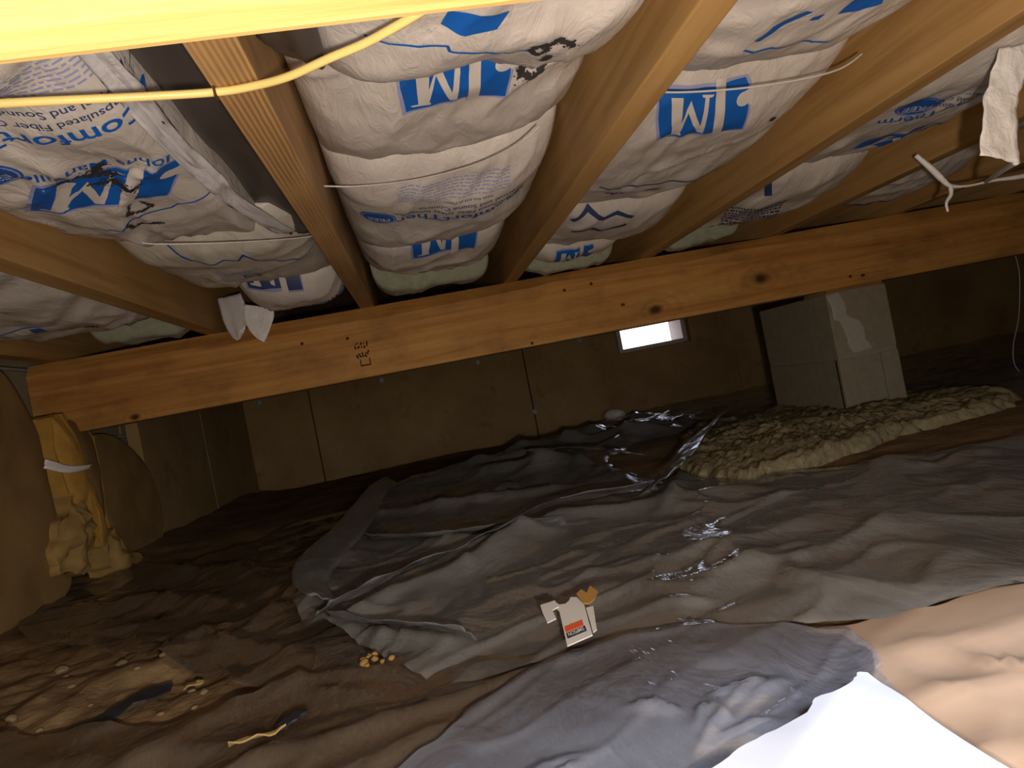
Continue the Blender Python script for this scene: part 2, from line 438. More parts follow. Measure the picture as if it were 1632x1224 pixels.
# grade stamp on the girder: small rows of broken marks and an empty bracket
rnd = random.Random(4); bm = bmesh.new()
def quad(bm, pts):
    bm.faces.new([bm.verts.new(p) for p in pts])
for row, z in ((0, .478), (1, .452)):
    for k in range(5):
        x = -.152 + k * .0075
        for s in range(4):
            a = x + rnd.random() * .004; b = z + rnd.random() * .016 - .008
            quad(bm, [(a, 1.8574, b), (a + .0035, 1.8574, b), (a + .0035, 1.8574, b + .005), (a, 1.8574, b + .005)])
for a, b in (((-.144, .425), (-.141, .443)), ((-.119, .425), (-.116, .443)), ((-.144, .423), (-.116, .427))):
    quad(bm, [(a[0], 1.8574, a[1]), (b[0], 1.8574, a[1]), (b[0], 1.8574, b[1]), (a[0], 1.8574, b[1])])
under(bm_obj('grade_stamp', bm, STAMP), g)
for x, z in ((-.285, .513), (-.165, .505), (.45, .53), (.53, .535), (1.32, .42), (.33, .40)):   # nail heads
    bm = bmesh.new(); bmesh.ops.create_cone(bm, cap_ends=True, segments=10, radius1=.0045, radius2=.004, depth=.003)
    bmesh.ops.rotate(bm, verts=bm.verts, matrix=Matrix.Rotation(math.pi / 2, 3, 'X')); bmesh.ops.translate(bm, verts=bm.verts, vec=(x, 1.857, z))
    under(bm_obj('nail_head', bm, STAMP), g)

# ------------------------------------------------------------------ pier
px0, px1, py0, py1 = 1.233, 1.432, 1.862, 2.262
pier = tag(empty('block_pier', (px0, py0, -.03)), 'short grey concrete block pier holding up the girder', 'pier')
under(box('concrete_block', (px0, py0, .192), (px1, py1, .382), BLOCK, None, .004), pier)
bm = bmesh.new()
add_box(bm, (px0, py0 + .008, .026), (px1, py1, .180), .003)
for a, b in ((0, .050), (.142, .199)): add_box(bm, (px0 + a, py0, .026), (px0 + b, py0 + .02, .180), .003)
under(bm_obj('concrete_block', bm, BLOCK), pier)
under(box('mortar_joint', (px0 + .003, py0 + .003, .178), (px1 - .003, py1 - .003, .194), JOINT), pier)
under(box('shim', (px0 + .005, py0 + .002, .381), (px1 - .01, py0 + .12, .3915), RIM), pier)
# smeared mortar down the front face
sm = [(.006, .376), (.040, .380), (.055, .350), (.048, .315), (.068, .300), (.088, .288), (.105, .262), (.100, .225), (.118, .196), (.060, .192), (.046, .200), (.040, .240), (.034, .268), (.026, .295), (.012, .300), (.010, .335)]
n = len(sm); cx = sum(p[0] for p in sm) / n; cz = sum(p[1] for p in sm) / n
V = []; 
for d, k in ((.0, 1.0), (-.0025, .93), (-.0032, .6)):
    for i in range(n * 3):
        a, b = sm[i // 3], sm[(i // 3 + 1) % n]; t = (i % 3) / 3
        x = a[0] + (b[0] - a[0]) * t; z = a[1] + (b[1] - a[1]) * t
        jx = .003 * float(vnoise(i * .9, 1, 2)); 
        V.append((px0 + .047 + (x + jx - .047) * k + (cx - .047) * (1 - k), py0 + d, cz + (z - cz) * k))
N = n * 3; F = []
for L in range(2):
    for i in range(N): F.append((L * N + i, L * N + (i + 1) % N, (L + 1) * N + (i + 1) % N, (L + 1) * N + i))
F.append(tuple(2 * N + i for i in range(N)))
under(mesh_obj('mortar_smear', V, F, MORTAR), pier)

# rough footing pad under the pier
fp = [(.66, 1.80), (.60, 1.62), (.60, 1.46), (.64, 1.35), (.74, 1.33), (.90, 1.39), (1.10, 1.46), (1.34, 1.47), (1.48, 1.55), (1.58, 1.75), (1.55, 2.1), (1.45, 2.38), (1.1, 2.42), (.85, 2.2), (.75, 1.98)]
pts = smooth_path([(a, b, 0) for a, b in fp + fp[:1]], 26)[:-1]
fcx = np.mean([p.x for p in pts]); fcy = np.mean([p.y for p in pts])
V = []; F = []; N = len(pts); rings = [(1.0, -.06), (1.012, -.01), (1.014, .008), (1.008, .022), (.998, .032), (.985, .040), (.97, .045), (.95, .048)] + [(.93 - .022 * q, .049 + .0002 * q) for q in range(36)]
for ri, (k, z) in enumerate(rings):
    for i, p in enumerate(pts):
        x = fcx + (p.x - fcx) * k; y = fcy + (p.y - fcy) * k
        nz = .016 * float(fbm(x * 14, y * 14, 21)) + .016 * abs(float(fbm(x * 34, y * 34, 31, 3))) + .007 * float(fbm(x * 90, y * 90, 33, 2))
        e = (.020 * float(fbm(i * .22, ri * .3, 8, 3)) + .010 * float(vnoise(i * .7, ri * .9, 12))) * max(0, 1 - ri / 10)
        V.append((x + e * (1 if p.x > fcx else -1), y + e * (1 if p.y > fcy else -1), z - .022 + nz * (1 if z > 0 else .2)))
for ri in range(len(rings) - 1):
    for i in range(N): F.append((ri * N + i, ri * N + (i + 1) % N, (ri + 1) * N + (i + 1) % N, (ri + 1) * N + i))
F.append(tuple((len(rings) - 1) * N + i for i in range(N)))
tag(mesh_obj('footing_pad', V, F, CONC, None, True), 'rough yellowish footing pad spreading under the block pier', 'footing')

# ------------------------------------------------------------------ insulation batts in white film
def pillow(x0, x1, y0, y1, zb, seed, yR=0.0, wr=1.0, zt=.735, p=3.2, q=3.0, mat=BAG, tilt=0.0, nx=84, ny=84):
    """one film-wrapped batt: quilted shell hanging between two joists. yR: extra reach of the far end on its right side; tilt: right side lower(+)/higher"""
    t = np.linspace(-1, 1, nx); s = np.sin(t * np.pi / 2) * .55 + t * .45
    t2 = np.linspace(-1, 1, ny); s2 = np.sin(t2 * np.pi / 2) * .55 + t2 * .45
    S, T = np.meshgrid(s, s2)
    hx = np.clip(1 - np.abs(S) ** p, 0, 1) ** (1 / p); hy = np.clip(1 - np.abs(T) ** q, 0, 1) ** (1 / q)
    X = x0 + (S + 1) / 2 * (x1 - x0)
    yend = y1 + yR * (S + 1) / 2 + .022 * fbm(S * 1.4 + seed, S * 0 + seed * 1.7, seed, 3)
    Y = y0 + (T + 1) / 2 * (yend - y0)
    k = hx * hy
    Z = zt - (zt - zb) * k - tilt * S * k
    # long soft folds drawn towards the tied ends, creases across, fine crumple
    warp = .05 * fbm(X * 5, Y * 5, seed + 40, 3)
    endf = np.abs(T) ** 2
    f1 = ridged((X + warp) * 11, (Y + warp) * 2.6, seed + 1)
    f2 = ridged((X + warp) * 27 + Y * 4, (Y) * 6, seed + 2)
    f3 = fbm(X * 7, Y * 7, seed + 3, 3)
    f4 = ridged((X * .7 + Y * .9 + warp * 2) * 13, (X - Y) * 3.5, seed + 5)
    amp = np.clip(k, 0, 1) ** .7 * wr
    Z = Z + amp * (-.0085 * (f1 * (.5 + .8 * endf)) - .0035 * f2 - .010 * f3 - .005 * f4 * (1 - .4 * endf))
    V = np.stack([X.ravel(), Y.ravel(), np.minimum(Z, zt).ravel()], 1)
    F = [(j * nx + i, (j + 1) * nx + i, (j + 1) * nx + i + 1, j * nx + i + 1) for j in range(ny - 1) for i in range(nx - 1)]
    rim = [i for i in range(nx)] + [j * nx + nx - 1 for j in range(1, ny)] + [(ny - 1) * nx + i for i in range(nx - 2, -1, -1)] + [j * nx for j in range(ny - 2, 0, -1)]
    shell = (V, F)
    return V, F + [tuple(rim)], shell

class Batt:
    def __init__(s, name, label, args, mat=BAG, **kw):
        V, F, sh = pillow(*args, **kw)
        s.root = mesh_obj('insulation_batt', V, F, mat, None, True)
        s.root.data.polygons[len(F) - 1].use_smooth = False
        tag(s.root, label, 'insulation', 'film-wrapped batts between the joists')
        s.bvh = BVHTree.FromPolygons([tuple(v) for v in sh[0]], sh[1])
    def project(s, name, V2, F2, mat, cx, cy, rot=0, off=.0008, skew=0.0, parent=None):
        """lay flat artwork (x right, y up, metres) onto the underside; reads right way up from the far side"""
        out = []; ok = []
        c, sn = math.cos(rot), math.sin(rot)
        for x, y in V2:
            x += skew * y
            wx = cx - (x * c - y * sn); wy = cy + (x * sn + y * c)
            hit = s.bvh.ray_cast(Vector((wx, wy, 0)), Vector((0, 0, 1)))
            if hit[0] is None: out.append((wx, wy, .74)); ok.append(False)
            else:
                nrm = hit[1] if hit[1].z < 0 else -hit[1]
                out.append(tuple(hit[0] + nrm * off)); ok.append(hit[0].z < .728)
        F = [f for f in F2 if all(ok[i] for i in f)]
        if not F: return None
        return mesh_obj(name, out, F, mat, s.root, True)

def densify(V, F, maxlen):
    bm = bmesh.new(); vs_ = [bm.verts.new((x, y, 0)) for x, y in V]
    for f in F:
        try: bm.faces.new([vs_[i] for i in f])
        except ValueError: pass
    bmesh.ops.triangulate(bm, faces=bm.faces)
    for _ in range(6):
        es = [e for e in bm.edges if e.calc_length() > maxlen]
        if not es: break
        bmesh.ops.subdivide_edges(bm, edges=es, cuts=1)
        bmesh.ops.triangulate(bm, faces=[f for f in bm.faces if len(f.verts) > 3])
    bm.verts.index_update()
    V2 = [(v.co.x, v.co.y) for v in bm.verts]; F2 = [tuple(v.index for v in f.verts) for f in bm.faces]
    bm.free(); return V2, F2
_tc = {}
def text_art(body, size, bold=0.0, maxlen=.006, align='LEFT'):
    key = (body, size, bold, align)
    if key in _tc: return _tc[key]
    cu = bpy.data.curves.new('lettering', 'FONT'); cu.body = body; cu.size = size; cu.offset = bold * size; cu.align_x = align
    cu.resolution_u = 3
    o = bpy.data.objects.new('lettering', cu); C.objects.link(o)
    bpy.context.view_layer.update()
    me = o.to_mesh()
    V = [(v.co.x, v.co.y) for v in me.vertices]; F = [tuple(p.vertices) for p in me.polygons]
    o.to_mesh_clear(); bpy.data.objects.remove(o); bpy.data.curves.remove(cu)
    _tc[key] = densify(V, F, maxlen); return _tc[key]
def polys_art(polys, maxlen=.006):
    V = []; F = []
    for p in polys:
        F.append(tuple(range(len(V), len(V) + len(p)))); V += p
    return densify(V, F, maxlen)
def line_art(pts, wd):
    polys = []
    for (a, b) in zip(pts, pts[1:]):
        d = Vector((b[0] - a[0], b[1] - a[1])); 
        if d.length < 1e-6: continue
        nn = Vector((-d.y, d.x)).normalized() * wd / 2; e = d.normalized() * wd * .3
        polys.append([(a[0] - e.x + nn.x, a[1] - e.y + nn.y), (a[0] - e.x - nn.x, a[1] - e.y - nn.y), (b[0] + e.x - nn.x, b[1] + e.y - nn.y), (b[0] + e.x + nn.x, b[1] + e.y + nn.y)])
    return polys_art(polys)
def disc(cx, cy, r, n=20, ry=None):
    return [(cx + r * math.cos(2 * math.pi * k / n), cy + (ry or r) * math.sin(2 * math.pi * k / n)) for k in range(n)]
def fine_print(rows, width, pitch, hgt, seed):
    r = random.Random(seed); polys = []
    for k in range(rows):
        x = 0; y = -k * pitch
        while x < width:
            L = r.uniform(.003, .012); L = min(L, width - x)
            polys.append([(x, y), (x + L, y), (x + L, y + hgt), (x, y + hgt)]); x += L + .0025
    return polys_art(polys, .008)

def logo(b, cx, cy, wd=.125, rot=0, skew=.0, hk=1.0, mat=PRINT):
    """blue panel with the two white letters of the maker"""
    h = .74 * hk
    sc = lambda P: [[(x * wd - wd / 2, y * h * wd - h * wd / 2) for x, y in q] for q in P]
    edge = [(-.03, .06), (.02, -.03), (.30, -.04), (1.02, -.05), (1.05, .5), (1.04, 1.06), (.5, .99), (.30, .94), (.28, 1.0), (-.02, 1.02), (-.05, .5)]
    b.project('printed_logo_outline', *polys_art(sc([edge])), PRINTL, cx, cy, rot, .0008, skew)
    blue = [(0, .1), (.04, 0), (1.0, 0), (1.02, .5), (1.0, 1.0), (.75, .98), (.6, .93), (.33, .9), (.28, .96), (0, .97), (-.02, .5)]
    o = b.project('printed_logo', *polys_art(sc([blue])), mat, cx, cy, rot, .0014, skew)
    J = [[(.27, -.08), (.38, -.08), (.385, 1.08), (.265, 1.08)], [(x, y) for x, y in disc(.05, .30, .085, 14, .12)],
         [(-.06, .13), (.05, .18), (-.02, .42), (-.06, .42)]]
    Mm = [[(.45, .10), (.49, .10), (.55, .80), (.49, .88)], [(.49, .88), (.56, .86), (.70, .30), (.655, .16)],
          [(.655, .16), (.70, .30), (.82, .90), (.77, .90)], [(.74, .10), (.87, .10), (.87, .90), (.77, .90)],
          [(.40, .10), (.53, .10), (.52, .14), (.42, .14)], [(.75, .86), (.95, .89), (.93, .92), (.75, .92)]]
    b.project('printed_logo_letters', *polys_art(sc(J + Mm)), WHITEP, cx, cy, rot, .0021, skew)
def text(b, body, size, cx, cy, rot=0, bold=.01, mat=PRINTD, skew=0.0, align='CENTER'):
    return b.project('printed_lettering', *text_art(body, size, bold, .006, align), mat, cx, cy, rot, .0010, skew)
def title_block(b, x, y, k=1.0, rot=0, badge=True, mat=PRINT, matd=PRINTD, rows=7):
    """product name, two lines under it, small print, round badge; (x, y) is the left end of the name as one reads it"""
    c, s = math.cos(rot), math.sin(rot)
    def at(u, v): return x - (u * c - v * s) * k, y + (u * s + v * c) * k
    b.project('printed_lettering', *text_art('ComfortTherm', .042 * k, .014, .006), mat, *at(0, 0), rot, .0010)
    b.project('printed_lettering', *text_art('Encapsulated Fiber Glass Insulation', .0165 * k, .008, .006), matd, *at(0, -.022), rot, .0010)
    b.project('printed_lettering', *text_art('Thermal and Sound Control', .0165 * k, .008, .006), matd, *at(0, -.042), rot, .0010)
    b.project('printed_small_text', *text_art('Keep this and all plastic', .009 * k, .008, .006), matd, *at(.06, -.058), rot, .0010)
    b.project('printed_small_text', *fine_print(rows, .19 * k, .0075 * k, .0028 * k, 3), PRINTL, *at(.03, -.07), rot, .0010)
    if badge:
        bx, by = at(.262, .006)
        seal(b, bx, by, .030 * k, rot)
def seal(b, bx, by, r, rot=0, mat=None):
    b.project('printed_badge', *polys_art([disc(0, 0, r, 28)]), mat or PRINT, bx, by, rot, .0014)
    b.project('printed_badge_ring', *polys_art([[(r * .93 * math.cos(a0), r * .93 * math.sin(a0)), (r * .86 * math.cos(a0), r * .86 * math.sin(a0)), (r * .86 * math.cos(a1), r * .86 * math.sin(a1)), (r * .93 * math.cos(a1), r * .93 * math.sin(a1))]
        for a0, a1 in ((2 * math.pi * q / 28, 2 * math.pi * (q + 1) / 28) for q in range(28))]), PRINTL, bx, by, rot, .0020)
    b.project('printed_badge_lettering', *text_art('FREE', r * .62, .01, .006, 'CENTER'), WHITEP, bx, by, rot, .0020)
    b.project('printed_badge_lettering', *text_art('FORMALDEHYDE', r * .22, .006, .006, 'CENTER'), WHITEP, bx, by + r * .52 * 1, rot, .0020)
def squiggle(b, pts, wd=.0035, mat=PRINT):
    """pts in world x, y"""
    cx, cy = pts[0]
    V, F = line_art([(cx - x, y - cy) for x, y in pts], wd)
    b.project('printed_rule', V, F, mat, cx, cy, 0, .0012)
def spray(b, strokes, r, seed, n=60, mat=SPRAY):
    """fuzzy marker: many small dots along strokes given in world x, y"""
    rd = random.Random(seed); cx, cy = strokes[0][0]; polys = []
    for st in strokes:
        for _ in range(n):
            i = rd.randrange(len(st) - 1); t = rd.random()
            x = st[i][0] + (st[i + 1][0] - st[i][0]) * t; y = st[i][1] + (st[i + 1][1] - st[i][1]) * t
            rr = abs(rd.gauss(0, r)); a = rd.random() * 6.28
            q = rd.uniform(.0008, .0024) * (1.3 if rr < r else .7)
            polys.append(disc(cx - x + rr * math.cos(a), y - cy + rr * math.sin(a), q, 6))
    V = []; F = []
    for p in polys:
        F.append(tuple(range(len(V), len(V) + 6))); V += p
    o = b.project('spray_mark', V, F, mat, cx, cy, 0, .0026)
    if o: o['kind'] = 'stuff'

e = .002
L2, R2 = JX[1] + e, JX[2] - .038 - e
# bay between the cable joist and the next
A = Batt('A', 'white film batt with black spray-painted figure and wavy blue rule, nearest the bright beam', (L2 + .035, R2, .18, .735, .594, 11, .0), wr=1.0, p=4)
squiggle(A, [(.012, .566), (.03, .572), (.055, .574), (.079, .568), (.081, .577), (.11, .590), (.135, .600), (.165, .607)], .0028)
A.project('printed_logo', *polys_art([[(0, 0), (.05, -.01), (.055, .012), (.035, .026), (.008, .024)]]), PRINT, .128, .528, 0, .0012)
spray(A, [[(.168, .586), (.160, .590), (.158, .600), (.165, .606), (.172, .603), (.173, .592), (.168, .586)], [(.172, .592), (.182, .584), (.192, .588), (.197, .598)], [(.178, .617), (.176, .628)]], .0032, 5, 150)
B = Batt('B', 'white film batt with large blue logo and small triangle mark above the bent support wire', (L2, R2, .64, 1.030, .640, 12, -.05), wr=.9)
logo(B, .103, .733, .118, .03, 0.0, 1.1)
spray(B, [[(.182, .716), (.176, .728), (.178, .742), (.190, .748), (.202, .742), (.205, .728), (.200, .716)]], .0045, 6, 260)
squiggle(B, [(.036, .955), (.046, .975), (.062, .985), (.080, .968), (.096, .972), (.118, .962), (.122, .95), (.14, .962), (.17, .952), (.20, .935), (.222, .928)], .0032)
B.project('printed_triangle', *polys_art([[(0, 0), (.02, 0), (.012, -.022)]]), PRINTL, .055, .962, 0, .0012)
Cb = Batt('C', 'white film batt printed with product name, small print and round badge, below the support wire', (L2, R2, .97, 1.53, .608, 13, -.14), wr=1.0, tilt=-.004)
title_block(Cb, .236, 1.135, .95, .05)
Db = Batt('D', 'white film batt with half-hidden blue logo beside the pale green fiberglass end', (L2, R2 - .02, 1.40, 1.73, .606, 14, .04), wr=1.0)
logo(Db, .112, 1.43, .135, -.05, 0, 1.2)
squiggle(Db, [(.05, 1.62), (.09, 1.61), (.14, 1.625), (.22, 1.615)], .004, PRINTD)
spray(Db, [[(.20, 1.335), (.216, 1.345)], [(.205, 1.35), (.21, 1.36)]], .004, 8, 50)
# next bay to the right
L3, R3 = JX[2] + e, JX[3] - .038 - e
A3 = Batt('A3', 'white film batt with cut-off blue logo strokes over the straight support wire', (L3, R3, .18, .875, .628, 21, -.01), wr=.9)
A3.project('printed_logo', *polys_art([[(0, 0), (.018, .028), (.026, .062), (.034, .060), (.030, .026), (.010, -.004)], [(-.045, -.02), (-.075, -.02), (-.085, .008), (-.070, .022), (-.040, .018)], [(-.008, .012), (-.022, .012), (-.02, .022), (-.008, .020)]]), PRINT, .475, .645, 0, .0012)
squiggle(A3, [(.440, .726), (.455, .734), (.475, .728), (.492, .732), (.515, .73), (.535, .738), (.56, .735)], .0035)
B3 = Batt('B3', 'large white film batt with blue logo, maker name and one black spot', (L3, R3, .83, 1.43, .620, 22, -.02), wr=.95)
logo(B3, .478, .925, .130, .06, -.25, 1.05)
text(B3, 'Johns Manville', .022, .452, .838, .10, .008, PRINTD)
spray(B3, [[(.612, .972), (.617, .978)]], .0035, 9, 70)
squiggle(B3, [(.40, 1.215), (.44, 1.228), (.50, 1.222), (.54, 1.215), (.62, 1.205), (.66, 1.19)], .006, PRINTD)
spray(B3, [[(.42, 1.262), (.46, 1.258)], [(.50, 1.252), (.53, 1.25)], [(.60, 1.225), (.66, 1.205)]], .005, 10, 60, PRINTD)
C3 = Batt('C3', 'white film batt with dark wavy print, squeezed between the girder and the large logo batt', (L3, R3, 1.40, 1.71, .610, 23, .03), wr=.9)
squiggle(C3, [(.40, 1.45), (.43, 1.42), (.47, 1.45), (.50, 1.44), (.54, 1.46)], .010, PRINTD)
squiggle(C3, [(.41, 1.50), (.45, 1.49), (.48, 1.52), (.53, 1.49)], .012, PRINTD)
D3 = Batt('D3', 'cream film batt end with two blue letters, lowest beside the girder', (L3, R3 - .08, 1.675, 1.80, .600, 24, .0), wr=.8, mat=BAGY, nx=50, ny=40)
logo(D3, .46, 1.725, .10, 0, 0, .8)
# further right
L4, R4 = JX[3] + e, JX[4] - .038 - e
A4 = Batt('A4', 'white film batt with blue round badge and smudged blue lettering, film strand below', (L4, R4, .18, 1.33, .610, 31, .03), wr=.9, q=4)
seal(A4, .86, .965, .034, .4)
logo(A4, .985, 1.155, .14, .25, .2, .7)
title_block(A4, 1.02, .93, .8, .45, False, PRINT, PRINTD, 5)
B4 = Batt('B4', 'white film batt with grey smudged print resting against the girder top', (L4, R4, 1.32, 1.77, .598, 32, .02), wr=.9)
B4.project('printed_small_text', *fine_print(9, .14, .018, .010, 7), PRINTD, .965, 1.60, .3, .0012)
squiggle(B4, [(.82, 1.66), (.86, 1.68), (.90, 1.685), (.95, 1.70)], .014, PRINTD)
squiggle(B4, [(.83, 1.38), (.85, 1.42)], .016, PRINTD)
L5, R5 = JX[4] + e, JX[5] - .038 - e
A5 = Batt('A5', 'white film batt behind the torn white strip, in the bay past the badge batt', (L5, R5, .3, 1.46, .632, 41, .0), wr=1.0, q=4)
B5 = Batt('B5', 'grey-white film batt with dark blue print at the girder, past the badge batt', (L5, R5, 1.42, 1.835, .606, 42, .0), wr=1.0)
logo(B5, 1.36, 1.76, .14, 0, 0, .6, PRINTD)
for k in (5, 6):
    b = Batt('far', 'dim white film batt over the dark right end of the girder', (JX[k] + e, JX[k + 1] - .038 - e, .4, 1.83, .62, 50 + k), wr=1.1, nx=50, ny=60)
# left bays
L1, R1 = JX[0] + e, JX[1] - .038 - e
E1 = Batt('E1', 'white film batt with blue logo, product name and black spray letters beside dark film', (L1, -.205, .18, 1.17, .622, 61, .09), wr=1.1, p=4, q=5)
logo(E1, -.322, .862, .150, -.30, .25, .8)
text(E1, 'Johns Manville', .026, -.300, .792, -.34, .01, PRINT)
title_block(E1, -.205, .690, .9, -.12)
seal(E1, -.395, .752, .034, -.1)
squiggle(E1, [(-.375, .985), (-.362, .995), (-.348, .982), (-.325, .968), (-.285, .972), (-.272, .962), (-.25, .965), (-.22, .962)], .0035)
spray(E1, [[(-.345, .80), (-.318, .815), (-.300, .835), (-.315, .850), (-.33, .835)], [(-.318, .815), (-.30, .80)], [(-.31, .85), (-.29, .87)]], .006, 11, 150)
spray(E1, [[(-.318, .915), (-.332, .94), (-.318, .955), (-.300, .945), (-.308, .92)], [(-.35, .985), (-.352, 1.01), (-.33, 1.0), (-.31, 1.01)]], .0028, 12, 110)
F1 = Batt('F1', 'cream film batt with small circular mark and thin blue rule, under the dark film', (L1 + .012, R1, 1.15, 1.60, .622, 62, .05), wr=1.0, mat=BAGY)
squiggle(F1, [(-.37, 1.20), (-.352, 1.255), (-.32, 1.275), (-.30, 1.265), (-.28, 1.285), (-.262, 1.25), (-.25, 1.30), (-.21, 1.345), (-.17, 1.375)], .0045)
F1.project('printed_small_text', *fine_print(4, .09, .012, .005, 9), PRINTL, -.255, 1.40, .1, .0012)
ring = [[(.017 * math.cos(a), .022 * math.sin(a)), (.013 * math.cos(a), .017 * math.sin(a)), (.013 * math.cos(a2), .017 * math.sin(a2)), (.017 * math.cos(a2), .022 * math.sin(a2))] for a, a2 in ((2 * math.pi * q / 24, 2 * math.pi * (q + 1) / 24) for q in range(24))]
F1.project('printed_ring', *polys_art(ring), PRINT, -.288, 1.425, .1, .0012)
F1.project('printed_lettering', *text_art('NR', .02, .01, .006, 'CENTER'), PRINTD, -.288, 1.419, .1, .0012)
G1 = Batt('G1', 'white film batt with dark blue letters and a loose film flap over the girder', (L1 + .10, R1, 1.615, 1.838, .600, 63, .0), wr=1.2)
logo(G1, -.285, 1.60, .12, 0, 0, .9, PRINTD)
text(G1, 'ComfortTherm', .04, -.23, 1.72, .15, .014, PRINT)
L0, R0 = JX[-1] + e, JX[0] - .038 - e
H0 = Batt('H0', 'grey-white film batt with faded dark print over the yellow wall insulation', (L0, R0, .6, 1.76, .588, 71, -.02), wr=1.2, q=4)
squiggle(H0, [(-.76, 1.40), (-.70, 1.39), (-.66, 1.40)], .004, PRINT)
spray(H0, [[(-.70, 1.46), (-.66, 1.50), (-.64, 1.52)]], .009, 15, 160, STAMP)
text(H0, 'ComfortTherm', .055, -.70, 1.66, .15, .014, PRINTD)
H0.project('printed_logo', *polys_art([[(0, 0), (.02, 0), (.022, .03), (.0, .03)]]), PRINT, -.69, 1.40, 0, .0012)

# pale green fiberglass showing at the girder
def tuft(label, x0, x1, y0, y1, zb, seed):
    V, F, _ = pillow(x0, x1, y0, y1, zb, seed, 0, .9, .72, 5, 5, nx=40, ny=24)
    tag(mesh_obj('fiberglass_end', V, F, FIBER, None, True), label, 'insulation', 'bare fiberglass ends at the girder')
tuft('bare pale green fiberglass beside the rough-sawn joist at the girder', L2 + .01, R2 - .04, 1.755, 1.845, .592, 81)
tuft('bare green fiberglass under the cream batt end with two blue letters', L3, R3 - .09, 1.795, 1.852, .588, 82)
tuft('bare green fiberglass under the batt with grey smudged print', L4, R4 - .12, 1.785, 1.852, .590, 83)
tuft('bare fiberglass strip beside the wide brown joist above the girder', L0 + .12, R0, 1.76, 1.85, .590, 84)

# ------------------------------------------------------------------ thin film pieces
def ribbon(name, rows, mat, thick=.0012, wob=.004, seed=0, sub=6, parent=None):
    """a strip of film: rows of (left point, right point), smoothed, with real thickness"""
    Ls = smooth_path([r[0] for r in rows], sub); Rs = smooth_path([r[1] for r in rows], sub); n = 10
    V = []; F = []
    for i, (a, b) in enumerate(zip(Ls, Rs)):
        d = (b - a); tt = (Ls[min(i + 1, len(Ls) - 1)] - Ls[max(i - 1, 0)]); nn = d.cross(tt).normalized()
        for k in range(n + 1):
            u = k / n; p = a + d * u + nn * wob * float(fbm(i * .35 + seed, u * 4, seed, 3))
            V.append(p)
    m_ = n + 1
    for i in range(len(Ls) - 1):
        for k in range(n): F.append((i * m_ + k, i * m_ + k + 1, (i + 1) * m_ + k + 1, (i + 1) * m_ + k))
    o = mesh_obj(name, V, F, mat, parent, True)
    md = o.modifiers.new('thickness', 'SOLIDIFY'); md.thickness = thick
    return o
def V3(*p): return Vector(p)
tag(ribbon('dark_film', [(V3(-.200, .05, .655), V3(-.119, .05, .640)), (V3(-.210, .5, .675), V3(-.119, .5, .655)), (V3(-.225, .9, .690), V3(-.119, .9, .665)), (V3(-.235, 1.15, .690), V3(-.119, 1.15, .655)), (V3(-.20, 1.26, .66), V3(-.119, 1.24, .625))], DARKFILM, wob=.012, seed=2),
    'dark grey-brown film facing between the spray-lettered batt and the rough-sawn joist', 'film')
tag(ribbon('dark_film', [(V3(-.078, .05, .640), V3(-.030, .05, .600)), (V3(-.078, .45, .640), V3(-.025, .45, .598)), (V3(-.078, .60, .640), V3(-.028, .60, .605)), (V3(-.076, .66, .665), V3(-.040, .655, .64))], DARKFILM, wob=.006, seed=3),
    'small dark film flap between the rough-sawn joist and the batt with black figures', 'film')
under_parent = E1.root
ribbon('torn_film_edge', [(V3(-.222, .30, .640), V3(-.202, .30, .640)), (V3(-.222, .60, .634), V3(-.198, .62, .640)), (V3(-.226, .70, .632), V3(-.203, .72, .644)), (V3(-.226, .80, .630), V3(-.206, .81, .642)), (V3(-.224, .90, .630), V3(-.198, .91, .640)), (V3(-.220, 1.0, .630), V3(-.200, 1.0, .640)), (V3(-.208, 1.10, .630), V3(-.182, 1.11, .638)), (V3(-.180, 1.22, .636), V3(-.160, 1.23, .640))], FILM, wob=.010, seed=5, parent=under_parent)
tag(ribbon('torn_film_strip', [(V3(.822, .78, .608), V3(.875, .78, .610)), (V3(.806, .78, .575), V3(.860, .78, .572)), (V3(.788, .78, .545), V3(.842, .78, .543)), (V3(.775, .78, .505), V3(.828, .78, .503)), (V3(.767, .78, .474), V3(.822, .78, .456))], STRIP, wob=.006, seed=6),
    'wide torn strip of white film hanging straight down', 'film strip')
tag(ribbon('film_flap', [(V3(-.468, 1.83, .665), V3(-.405, 1.82, .665)), (V3(-.462, 1.825, .60), V3(-.400, 1.82, .60)), (V3(-.450, 1.82, .56), V3(-.412, 1.82, .575)), (V3(-.437, 1.82, .546), V3(-.428, 1.82, .55))], FILM, wob=.006, seed=7),
    'clear film pouch hanging at the girder beside the wide brown joist', 'film flap')
tag(ribbon('film_flap', [(V3(-.402, 1.815, .635), V3(-.330, 1.815, .612)), (V3(-.410, 1.812, .60), V3(-.336, 1.812, .585)), (V3(-.400, 1.81, .565), V3(-.356, 1.81, .548)), (V3(-.385, 1.808, .54), V3(-.370, 1.808, .528))], STRIP, wob=.003, seed=8),
    'square white film flap hanging in front of the girder top', 'film flap')
strand = empty('film_strand', (1.1, 1.2, .52)); tag(strand, 'thin twisted strand of white film strung beside the torn strip', 'film strand')
tp = lambda f: (lambda t: f * (.8 + .35 * math.sin(t * 9)))
under(tube('long_strand', smooth_path([(1.045, 1.205, .590), (1.07, 1.2, .556), (1.086, 1.2, .535), (1.103, 1.2, .518), (1.14, 1.2, .512), (1.20, 1.2, .514), (1.27, 1.2, .513), (1.36, 1.22, .53), (1.46, 1.25, .60)]), .0055, STRIP, None, 8, tp(1)), strand)
under(tube('loose_end', smooth_path([(1.103, 1.2, .518), (1.098, 1.198, .50), (1.085, 1.198, .486), (1.085, 1.199, .468)]), .0042, STRIP, None, 8, lambda t: 1.1 - .6 * t), strand)
